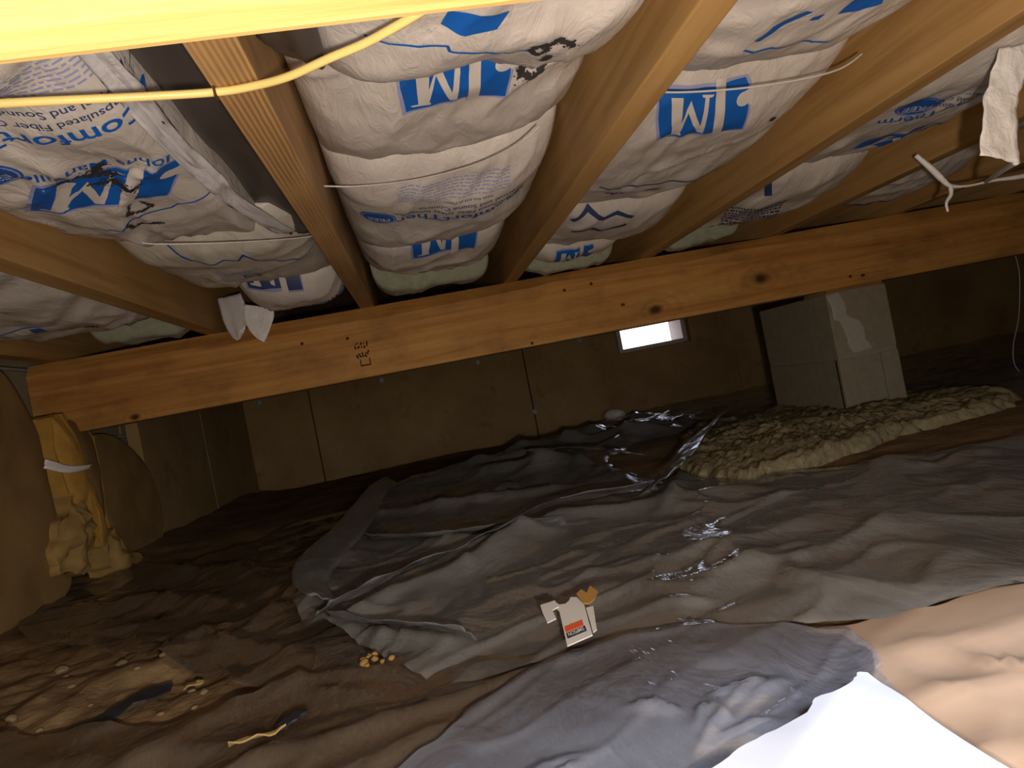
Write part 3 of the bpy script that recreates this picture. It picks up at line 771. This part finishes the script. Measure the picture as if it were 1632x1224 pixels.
under(tube('knot_tie', smooth_path([(.820, .782, .458), (.90, .88, .470), (1.02, 1.02, .488), (1.18, 1.198, .514)]), .004, STRIP, None, 8), strand)

# ------------------------------------------------------------------ wires and cable
def wire(label, pts, r=.0013):
    tag(tube('support_wire', smooth_path(pts), r, STEEL, None, 8), label, 'wire', 'wires holding up the batts')
wire('bent steel support wire under the batt printed with product name', [(-.079, .985, .630), (-.03, .99, .624), (.05, .978, .617), (.13, .945, .614), (.19, .905, .618), (.225, .885, .634)])
wire('steel support wire across the bay of the large logo batt', [(.327, .78, .628), (.36, .782, .614), (.45, .780, .605), (.54, .782, .606), (.60, .786, .614), (.64, .792, .632)])
wire('steel support wire between the spray-lettered batt and the cream batt', [(-.385, 1.08, .630), (-.36, 1.085, .616), (-.28, 1.11, .609), (-.20, 1.15, .610), (-.14, 1.19, .616), (-.119, 1.20, .620)])
cab = empty('yellow_cable', (-.11, .566, .578)); tag(cab, 'thin yellow cable stapled under the rough-sawn joist', 'cable')
path = smooth_path([(-.95, .42, .585), (-.60, .495, .583), (-.42, .520, .579), (-.26, .540, .577), (-.17, .558, .578), (-.115, .567, .5785), (-.085, .562, .577), (-.055, .548, .574), (-.02, .528, .574), (.02, .505, .574), (.08, .455, .575), (.16, .37, .577), (.30, .22, .579)], 10)
under(tube('cable_jacket', path, .0034, CABLE, None, 10), cab)
bm = bmesh.new(); add_box(bm, (-.1165, .5625, .5735), (-.1145, .5705, .5825)); under(bm_obj('staple', bm, STAMP), cab)
tag(tube('hanging_wire', smooth_path([(1.95, 1.93, .58), (1.935, 1.91, .40), (1.925, 1.90, .324), (1.895, 1.90, .20), (1.855, 1.9, .11), (1.848, 1.9, .05), (1.865, 1.89, .012)]), .0014, PIN, None, 8), 'thin wire hanging down to the ground right of the pier', 'wire')

# ------------------------------------------------------------------ yellow insulation on the left wall
def slab(name, outline, x_out, thick, label, seed, face=KRAFT, core=YFIBER, bulge=.02, lean=0.0, sm=3, ragged=.004, lumpy=.010):
    """a batt standing against the left wall: outline in (y, z)"""
    pts = []
    for (a0, b0), (a1, b1) in zip(outline, outline[1:] + outline[:1]):
        for q in range(5):
            t = q / 5; jj = len(pts)
            pts.append(Vector((0, a0 + (a1 - a0) * t + ragged * float(vnoise(jj * .63, seed, 4)), b0 + (b1 - b0) * t + ragged * float(vnoise(jj * .63, seed + 9, 5)))))
    for _ in range(sm):
        pts = [(pts[i - 1] + pts[i] * 2 + pts[(i + 1) % len(pts)]) / 4 for i in range(len(pts))]
    N = len(pts)
    cy = sum(p.y for p in pts) / N; cz = sum(p.z for p in pts) / N
    root = tag(empty(name, (x_out, cy, 0)), label, 'insulation')
    V = []; F = []; ks = [1, .96, .88, .78, .66, .54, .4, .27, .12]
    for k in ks:
        for i, p in enumerate(pts):
            y = cy + (p.y - cy) * k; z = cz + (p.z - cz) * k
            x = x_out + bulge * (1 - k ** 3) + lumpy * float(fbm(y * (7 if lumpy < .02 else 22), z * (7 if lumpy < .02 else 22), seed)) * (1 if k < 1 else .5) + lean * (z - cz)
            V.append((x, y, z))
    for r in range(len(ks) - 1):
        for i in range(N): F.append((r * N + i, r * N + (i + 1) % N, (r + 1) * N + (i + 1) % N, (r + 1) * N + i))
    F.append(tuple((len(ks) - 1) * N + i for i in range(N)))
    under(mesh_obj('facing', V, F, face, None, True), root)
    V = []; F = []; rr = 6
    for r in range(rr + 1):
        t = r / rr
        for i, p in enumerate(pts):
            e_ = 1 + .03 * float(fbm(i * .7, t * 4 + seed, seed + 9, 3)) * math.sin(t * math.pi)
            V.append((x_out - thick * t + lean * (p.z - cz), cy + (p.y - cy) * e_, cz + (p.z - cz) * e_))
    for r in range(rr):
        for i in range(N): F.append((r * N + i, r * N + (i + 1) % N, (r + 1) * N + (i + 1) % N, (r + 1) * N + i))
    F.append(tuple(rr * N + i for i in range(N))[::-1])
    under(mesh_obj('fiber_core', V, F, core, None, True), root)
    return root
slab('wall_batt', [(1.00, .60), (1.40, .575), (1.585, .545), (1.625, .50), (1.685, .395), (1.68, .26), (1.715, .12), (1.70, .03), (1.55, -.01), (1.2, -.02), (1.02, -.02)], -.875, .085,
     'large tan-faced fiberglass batt standing against the left wall', 1, bulge=.012)
slab('wall_batt', [(1.71, .425), (1.735, .44), (1.75, .425), (1.775, .44), (1.795, .43), (1.80, .33), (1.795, .26), (1.845, .215), (1.865, .16), (1.86, .095), (1.835, .085), (1.81, .13), (1.78, .19), (1.73, .20), (1.725, .28), (1.705, .35)], -.860, .075,
     'torn upright piece of bright yellow fiberglass beside the girder end', 2, face=YFIBER, bulge=.020, sm=2, ragged=.008)
slab('wall_batt', [(1.60, .10), (1.615, .14), (1.66, .185), (1.70, .24), (1.74, .225), (1.775, .17), (1.76, .11), (1.70, .065), (1.64, .08)], -.848, .06,
     'ragged tan tuft at the foot of the torn yellow fiberglass', 6, face=YFIBER2, core=YFIBER2, bulge=.012, sm=1, ragged=.022, lumpy=.035)
slab('wall_batt', [(1.80, .435), (1.88, .41), (1.935, .385), (1.94, .27), (1.925, .17), (1.90, .14), (1.875, .2), (1.83, .225), (1.805, .27)], -.875, .075,
     'narrow tan-faced batt strip behind the torn yellow piece', 5, face=KRAFT, bulge=.012, sm=2, ragged=.004)
slab('wall_batt', [(1.86, .10), (1.90, .13), (1.94, .08), (2.02, .03), (2.06, .0), (1.86, .0), (1.85, .05)], -.855, .06,
     'low ragged tan tuft on the ground between the wall boards', 7, face=YFIBER2, core=YFIBER2, bulge=.010, sm=1, ragged=.018, lumpy=.03)
slab('wall_batt', [(1.99, .39), (2.12, .375), (2.24, .31), (2.335, .235), (2.35, .10), (2.30, -.01), (2.2, -.01), (2.06, .05), (1.98, .12), (1.97, .25)], -.90, .05,
     'tan insulation board leaning on the left wall past the girder', 3, bulge=.006)
tag(ribbon('film_scrap', [(V3(-.855, 1.64, .315), V3(-.855, 1.65, .335)), (V3(-.835, 1.70, .295), V3(-.835, 1.71, .31)), (V3(-.825, 1.78, .295), V3(-.825, 1.79, .303))], STRIP, wob=.004, seed=11), 'small white film scrap caught on the torn yellow fiberglass', 'scrap')

# ------------------------------------------------------------------ plastic sheets on the ground
def inside(x, y, poly):
    r = np.zeros(x.shape, bool); n = len(poly)
    for i in range(n):
        ax, ay = poly[i]; bx, by = poly[(i + 1) % n]
        c = ((ay > y) != (by > y)) & (x < (bx - ax) * (y - ay) / (by - ay + 1e-12) + ax); r ^= c
    return r
def sheet(name, label, poly, step, off, ridges, crinkle, seed, mat, cat='plastic sheet', ystep=None, rough_edge=.008, xstep=None):
    pts = smooth_path([(a, b, 0) for a, b in poly + poly[:1]], 12)[:-1]
    P2 = [(p.x + rough_edge * float(vnoise(i * .31, 1, seed)), p.y + rough_edge * float(vnoise(i * .31, 7, seed))) for i, p in enumerate(pts)]
    xs_ = [p[0] for p in P2]; ys_ = [p[1] for p in P2]
    gx_ = np.arange(min(xs_) - step, max(xs_) + step * 2, step) if xstep is None else np.array(xstep)
    if ystep is not None: gy_ = np.array(ystep)
    else: gy_ = np.arange(min(ys_) - step, max(ys_) + step * 2, step)
    X, Y = np.meshgrid(gx_, gy_)
    ins = inside(X, Y, P2)
    nx_ = len(gx_); idx = -np.ones(X.shape, int); keep = []
    F = []
    q = ins[:-1, :-1] | ins[1:, :-1] | ins[:-1, 1:] | ins[1:, 1:]
    js, is_ = np.nonzero(q)
    used = np.zeros(X.shape, bool)
    used[js, is_] = used[js + 1, is_] = used[js, is_ + 1] = used[js + 1, is_ + 1] = True
    idx[used] = np.arange(used.sum())
    x = X[used].copy(); y = Y[used].copy(); inn = ins[used]
    # outside corners slide onto the cut edge
    ox, oy = x[~inn], y[~inn]
    bd = np.full(ox.shape, 1e9); bx_ = ox.copy(); by_ = oy.copy()
    for i in range(len(P2)):
        ax, ay = P2[i]; cx_, cy_ = P2[(i + 1) % len(P2)]
        dx, dy = cx_ - ax, cy_ - ay; L = dx * dx + dy * dy + 1e-12
        t = np.clip(((ox - ax) * dx + (oy - ay) * dy) / L, 0, 1); px_ = ax + t * dx; py_ = ay + t * dy
        d = np.hypot(ox - px_, oy - py_); k = d < bd
        bd = np.where(k, d, bd); bx_ = np.where(k, px_, bx_); by_ = np.where(k, py_, by_)
    x[~inn] = bx_; y[~inn] = by_
    z = np.maximum(G(x, y), 0.6 * G(x, y)) + off
    wx = .03 * fbm(x * 4, y * 4, seed + 60, 3); wy = .03 * fbm(x * 4, y * 4, seed + 70, 3)
    for pl, h, wd in ridges:
        d, al = polydist(x + wx * .35, y + wy * .35, pl)
        prof = np.exp(-np.abs(d / wd) ** 1.15)
        z = z + h * prof * np.clip(np.sin(np.clip(al, .02, .98) * np.pi) ** .45, 0, 1) * (.8 + .4 * fbm(x * 9, y * 9, seed + 5, 2))
    tent = lambda u: 1 - np.abs(np.mod(u, 2) - 1) * 2
    m1 = np.clip(fbm(x * 2.3, y * 2.3, seed + 11, 2) * 1.6 + .3, 0, 1); m2 = np.clip(fbm(x * 2.9, y * 2.9, seed + 12, 2) * 1.8 + .1, 0, 1)
    c1 = tent((x * .75 + y * .5 + wx * 2.2) * 7) * m1
    c2 = tent((x * .9 - y * .55 + wy * 2.6) * 12 + 3 * fbm(x * 3, y * 3, seed + 13, 2)) * m2
    c4 = np.maximum(0, ridged((x * .5 - y * .9 + wx * 2) * 14, (y * .5 + x) * 6, seed + 2)) ** 3
    c3 = fbm(x * 22, y * 22, seed + 3, 2)
    z = z + crinkle * (.006 * c1 + .0045 * c2 + .006 * c4 + .001 * c3)
    fx = np.clip(1.25 - np.hypot((x - 1.08) / .52, (y - 1.85) / .56), 0, 1) * 4        # tucked under the footing pad
    z = np.where(fx > 0, z + np.clip(fx, 0, 1) * (G(x, y) - .012 - z), z)
    F = [(idx[j, i], idx[j, i + 1], idx[j + 1, i + 1], idx[j + 1, i]) for j, i in zip(js, is_)]
    o = mesh_obj(name, np.stack([x, y, z], 1), F, mat, None, True)
    return tag(o, label, cat)
S1 = [(-.192, .987), (-.235, 1.04), (-.265, 1.245), (-.230, 1.665), (-.205, 2.286), (-.10, 2.75), (.25, 2.75), (.50, 2.95), (.8, 3.35), (1.4, 3.62), (2.6, 3.64), (3.7, 3.6), (3.75, 2.0), (3.7, .62), (2.0, .58), (.9, .56), (.53, .585), (.35, .62), (.16, .69), (-.03, .71)]
RID = [([(-.192, .985), (-.235, 1.10), (-.25, 1.30), (-.222, 1.66), (-.20, 2.2)], .045, .035),
       ([(-.178, .96), (-.10, 1.06), (.031, 1.158), (.24, 1.348), (.413, 1.267)], .030, .030),
       ([(.393, 1.213), (.50, 1.38), (.59, 1.531), (.85, 1.95), (1.169, 2.422)], .040, .028),
       ([(-.16, 1.534), (.053, 1.298), (.215, 1.234)], .018, .022),
       ([(.0, 2.45), (.20, 2.2), (.408, 2.1), (.452, 1.9), (.481, 1.684)], .050, .040),
       ([(-.18, 2.3), (.0, 2.45), (.3, 2.55), (.6, 2.7), (.95, 2.85)], .055, .06),
       ([(.45, 2.75), (.75, 2.5), (1.0, 2.45)], .05, .04), ([(.6, 2.3), (.8, 2.6), (1.15, 2.75)], .04, .04),
       ([(-.2, 1.9), (.1, 1.75), (.35, 1.7)], .035, .035), ([(.42, 1.22), (.5, 1.12), (.62, 1.08)], .015, .02),
       ([(-.17, .96), (-.08, .86), (.0, .78)], .016, .018), ([(.22, .772), (.25, .752), (.28, .735)], .009, .006), ([(.205, .708), (.24, .682), (.215, .670)], .008, .006), ([(.348, 1.067), (.386, .844), (.403, .702), (.5, .6)], .010, .035), ([(.43, 1.32), (.585, 1.15), (.60, .9), (.56, .62)], .010, .05), ([(.25, .83), (.45, .80), (.60, .86), (.9, 1.0)], .008, .02),
       ([(.1, .95), (.3, .92), (.55, .95)], .008, .02), ([(.42, 1.25), (.62, 1.22), (1.0, 1.15), (1.5, 1.2)], .012, .06)]
rr_ = random.Random(77)
for _ in range(26):                                   # crumpled stretch below the vent
    cx_, cy_ = rr_.uniform(.15, 1.25), rr_.uniform(1.75, 3.15); a_ = rr_.uniform(-.9, .9); l_ = rr_.uniform(.08, .22)
    RID.append(([(cx_ - l_ * math.cos(a_), cy_ - l_ * math.sin(a_)), (cx_, cy_ + rr_.uniform(-.03, .03)), (cx_ + l_ * math.cos(a_), cy_ + l_ * math.sin(a_))], rr_.uniform(.018, .04), rr_.uniform(.018, .035)))
ys1 = np.concatenate([np.arange(.54, 1.4, .008), np.arange(1.4, 3.75, .014)])
xs1 = np.concatenate([np.arange(-.32, .8, .008), np.arange(.8, 1.4, .014), np.arange(1.4, 3.85, .04)])
big_sheet = sheet('vapor_barrier', 'big clear plastic sheet with long shiny folds lying toward the pier and vent', S1, .0125, .012, RID, .9, 101, POLY, ystep=ys1, xstep=xs1)
def fold(pl, wd, off, seed):
    rows = []
    for i, (x, y) in enumerate(pl):
        a = Vector(pl[max(i - 1, 0)]); b = Vector(pl[min(i + 1, len(pl) - 1)]); d = (b - a).normalized(); n_ = Vector((-d.y, d.x))
        w_ = wd * (.35 + .65 * math.sin(math.pi * min(max(i / (len(pl) - 1), .12), .88)))
        z = float(G(x, y)) + off
        rows.append((V3(x + n_.x * w_, y + n_.y * w_, z - .010), V3(x - n_.x * w_ * .3, y - n_.y * w_ * .3, z + .014)))
    ribbon('fold', rows, POLYF, .0006, .006, seed, 8, big_sheet)
fold([(-.185, .97), (-.10, 1.06), (.031, 1.165), (.14, 1.26), (.25, 1.345), (.413, 1.275)], .055, .045, 1)
fold([(-.20, .985), (-.245, 1.12), (-.255, 1.30), (-.225, 1.66), (-.205, 2.1), (-.17, 2.35)], -.055, .055, 2)
fold([(-.19, 1.56), (-.08, 1.42), (.053, 1.31), (.215, 1.25)], .04, .03, 3)
fold([(.395, 1.215), (.50, 1.38), (.60, 1.54), (.85, 1.95), (1.15, 2.40)], .06, .055, 4)
fold([(.30, 2.15), (.41, 2.05), (.455, 1.9), (.485, 1.684)], .09, .065, 5)
fold([(-.19, .985), (-.08, .865), (.0, .79)], .03, .028, 6)
S6 = [(-.88, 1.708), (-.84, 1.95), (-.66, 1.86), (-.497, 2.05), (-.30, 2.2), (-.15, 1.75), (-.15, 1.28), (-.15, 1.05), (-.16, .89), (-.25, .845), (-.34, .93), (-.438, 1.027), (-.622, 1.20), (-.83, 1.40)]
sheet('vapor_barrier', 'dull brown wrinkled plastic sheet in front of the yellow wall insulation', S6, .012, .008,
      [([(-.80, 1.5), (-.6, 1.45), (-.42, 1.3)], .03, .03), ([(-.7, 1.75), (-.45, 1.55), (-.30, 1.25)], .03, .03), ([(-.36, 1.0), (-.30, 1.15), (-.27, 1.35)], .02, .02), ([(-.5, 1.25), (-.35, 1.05), (-.22, .93)], .018, .018)], 1.1, 120, POLYD)
S5 = [(-.72, .86), (-.545, .851), (-.462, .831), (-.334, .793), (-.262, .796), (-.200, .840), (-.192, .960), (-.099, .88), (.004, .755), (.08, .715), (.18, .69), (.20, .60), (.10, .45), (-.1, .30), (-.6, .36), (-.78, .6)]
sheet('vapor_barrier', 'brown dusty plastic sheet lying along the edge of the bare dirt', S5, .011, .012,
      [([(-.20, .94), (-.235, .84), (-.30, .72), (-.36, .66)], .016, .018), ([(-.26, .80), (-.15, .80), (-.05, .76)], .008, .015), ([(-.5, .8), (-.35, .7), (-.2, .66)], .01, .02), ([(-.36, .58), (-.2, .63), (-.05, .66), (.10, .685)], .012, .016), ([(-.28, .53), (-.12, .58), (0, .63)], .010, .014), ([(-.24, .86), (-.17, .76), (-.1, .72)], .012, .012)], .6, 130, POLYD)
S2 = [(-.16, .40), (-.09, .53), (-.02, .61), (.066, .668), (.161, .690), (.24, .668), (.31, .615), (.345, .565), (.325, .50), (.294, .44), (.265, .36), (.22, .22), (-.05, .20), (-.14, .28)]  # left edge cut along the border of the daylight pool, standing in for it
ZIG = [[(.184, .527), (.212, .533), (.240, .536)], [(.234, .533), (.214, .526), (.194, .513)], [(.247, .531), (.228, .521), (.211, .511)], [(.156, .485), (.170, .509), (.175, .516)],
       [(.151, .466), (.167, .484), (.180, .495)], [(.163, .470), (.188, .471), (.211, .472)], [(.119, .543), (.142, .532), (.154, .517)], [(.018, .475), (.040, .494), (.070, .497)],
       [(.037, .474), (.051, .479), (.063, .487)], [(.322, .489), (.310, .471), (.294, .452)], [(.185, .524), (.181, .497), (.181, .481)]]
sheet('vapor_barrier', 'near plastic sheet in the daylight with bright crumpled highlights', S2, .0045, .020,
      [([(-.08, .54), (-.01, .61), (.07, .662), (.161, .682), (.235, .66)], .006, .010)] + [(z_, .008, .0045) for z_ in ZIG], .30, 140, POLYN)
S4 = [(.29, .62), (.36, .615), (.52, .60), (.75, .58), (1.1, .5), (1.1, .05), (.6, .0), (.18, .02), (.2, .3)]
sheet('dusty_sheet', 'tan dusty sheet in bright daylight beside the white plastic corner', S4, .010, .010,
      [([(.33, .56), (.45, .535), (.62, .53)], .008, .015), ([(.40, .54), (.405, .49), (.44, .46), (.5, .44)], .014, .010), ([(.29, .47), (.40, .46), (.55, .40)], .010, .02), ([(.27, .40), (.36, .38), (.5, .32)], .010, .02)], .5, 150, TANSHEET, 'sheet')
S3 = [(.285, .472), (.235, .448), (.17, .425), (.10, .405), (.02, .385), (-.04, .30), (.0, .18), (.22, .16), (.272, .30), (.283, .40)]
sheet('white_sheet', 'white milky plastic corner, overexposed by daylight', S3, .008, .036,
      [([(.285, .465), (.20, .40), (.13, .33)], .012, .035)], .2, 160, WHITESHEET, rough_edge=.004)

# ------------------------------------------------------------------ card wrapper
def gz(x, y, d=0): return float(G(x, y)) + d
card = empty('card_wrapper', (.115, .72, .03)); tag(card, 'small torn white card wrapper with red and black label on the plastic', 'wrapper')
CZ0 = .030
def cardpart(name, pts, mat, dz=0, th=.0012, fold=0.0):
    n = len(pts); y0 = min(p[1] for p in pts); x0 = min(p[0] for p in pts)
    V = [(x, y, CZ0 + dz + (y - .67) * .10 + (x - x0) * fold) for x, y in pts] + [(x, y, CZ0 + dz + th + (y - .67) * .10 + (x - x0) * fold) for x, y in pts]
    F = [tuple(range(n))[::-1], tuple(range(n, 2 * n))] + [(i, (i + 1) % n, n + (i + 1) % n, n + i) for i in range(n)]
    return under(mesh_obj(name, V, F, mat), card)
cardpart('card_face', [(.0945, .668), (.1235, .677), (.134, .750), (.131, .772), (.1245, .776), (.121, .768), (.115, .762), (.108, .764), (.1055, .772), (.100, .770), (.1045, .748)], CARD)
cardpart('card_flap', [(.086, .752), (.0875, .772), (.1055, .775), (.106, .757), (.0975, .752), (.097, .730), (.086, .725)], CARD, .001)
cardpart('card_flap', [(.126, .684), (.131, .688), (.1425, .742), (.134, .742)], CARD, -.001)
cardpart('brown_tab', [(.1335, .748), (.132, .776), (.1405, .786), (.1435, .772), (.1525, .790), (.1565, .770), (.1475, .752), (.139, .744)], CARDB, .002)
cu = (.1035, .6775)
def on_card(u, v): return (.0985 + .0215 * u + .0012 * v, .681 + .0062 * u + .0275 * v)
cardpart('red_label', [on_card(0.02, .52), on_card(1.0, .52), on_card(1.06, .98), on_card(.06, .98)], RED, .0009, .0006)
cardpart('black_label', [on_card(-.02, .02), on_card(1.02, .02), on_card(1.05, .46), on_card(0.02, .46)], BLACK, .0009, .0006)
def card_text(body, v0, mat, size):
    V, F = text_art(body, 1.0, .01, .5)
    xm = max(x for x, y in V)
    out = []
    for x, y in V:
        u = .94 - .86 * x / xm; v = v0 + .30 - y / .72 * .30       # reads upside down
        a, b = on_card(u, v); out.append((a, b, CZ0 + .0009 + .0011 + (b - .67) * .10))
    under(mesh_obj('label_lettering', out, F, mat), card)
card_text('SIMPSON', .08, GREYP, 1)
card_text('Strong-Tie', .60, CARDB, 1)

# ------------------------------------------------------------------ debris
def lump(name, x, y, r, mat, label, cat, seed, group=None, flat_=.6, dz=0):
    bm = bmesh.new(); bmesh.ops.create_icosphere(bm, subdivisions=2, radius=r)
    for v in bm.verts:
        k = 1 + .3 * float(vnoise(v.co.x / r * 1.3 + seed * 3.1, v.co.y / r * 1.3 + v.co.z / r, seed)); v.co = v.co * k; v.co.z *= flat_
    z = gz(x, y) + r * flat_ * .3 + dz
    bmesh.ops.translate(bm, verts=bm.verts, vec=(x, y, z))
    return tag(bm_obj(name, bm, mat, None, True), label, cat, group)
rd = random.Random(8)
stones = [(-.509, 1.076, .012), (-.332, .886, .008), (-.351, .898, .007), (-.578, .931, .010), (-.62, 1.13, .014), (-.45, .99, .006), (-.40, .94, .006), (-.54, 1.00, .008), (-.48, .92, .005), (-.66, 1.02, .009),
          (-.59, 1.08, .007), (-.43, 1.03, .007), (-.37, .85, .006), (-.52, .88, .006), (-.61, .88, .008), (-.47, .865, .005), (-.565, 1.06, .005), (-.33, .845, .005), (-.70, 1.1, .011), (-.72, .97, .008)]
for i, (x, y, r) in enumerate(stones):
    lump('pebble', x, y, r * .75, STONE, 'small tan pebble on the bare dirt', 'pebble', i, 'pebbles on the bare dirt')
def flake(name, x, y, ln, wd, ang, mat, label, cat, seed, dz=.004, group=None):
    n = 10; V = []; 
    for i in range(n + 1):
        t = i / n * 2 - 1; h = wd * (1 - abs(t) ** 2.5) ** .5 * (1 + .35 * float(vnoise(i * .8, seed, 3)))
        for s in (-1, 1):
            lx, ly = t * ln, s * h
            X_ = x + lx * math.cos(ang) - ly * math.sin(ang); Y_ = y + lx * math.sin(ang) + ly * math.cos(ang)
            z = gz(X_, Y_, dz) + .003 * float(vnoise(t * 2 + seed, s, seed)) + .004
            V.append((X_, Y_, z))
    m_ = len(V); V += [(a, b, c + .002) for a, b, c in V]
    F = []
    for i in range(n):
        a = 2 * i; F.append((a, a + 1, a + 3, a + 2)); F.append((m_ + a, m_ + a + 2, m_ + a + 3, m_ + a + 1))
        F.append((a, a + 2, m_ + a + 2, m_ + a)); F.append((a + 1, m_ + a + 1, m_ + a + 3, a + 3))
    F.append((0, m_, m_ + 1, 1)); F.append((2 * n, 2 * n + 1, m_ + 2 * n + 1, m_ + 2 * n))
    return tag(mesh_obj(name, V, F, mat), label, cat, group)
lump('fiber_tuft', 1.02, 3.60, .055, STRIP, 'small pale tuft of film against the boards under the vent', 'scrap', 41, None, .6, .02)
flake('black_scrap', -.418, .880, .058, .016, .9, SCRAP, 'long black torn scrap lying on the bare dirt', 'scrap', 1)
flake('black_scrap', -.182, .688, .018, .008, .9, SCRAP, 'small black scrap at the end of the long wood splinter', 'scrap', 2, .02)
flake('wood_splinter', -.210, .664, .026, .0035, .15, CHIP, 'long pale wood splinter on the brown dusty plastic', 'splinter', 3, .022)
flake('wood_splinter', -.345, .893, .012, .003, .5, CHIP, 'short pale splinter among the pebbles', 'splinter', 4)
flake('wood_splinter', -.585, .905, .020, .003, -.3, STAMP, 'dark twig on the bare dirt by the pebbles', 'twig', 5)
for i in range(9):
    lump('fiber_crumb', -.125 + .035 * rd.random(), .775 + .035 * rd.random(), .0025 + .003 * rd.random(), CRUMB, 'yellow crumb in the small pile on the plastic fold', 'crumb', 20 + i, 'yellow crumbs on the plastic', .7, .022)
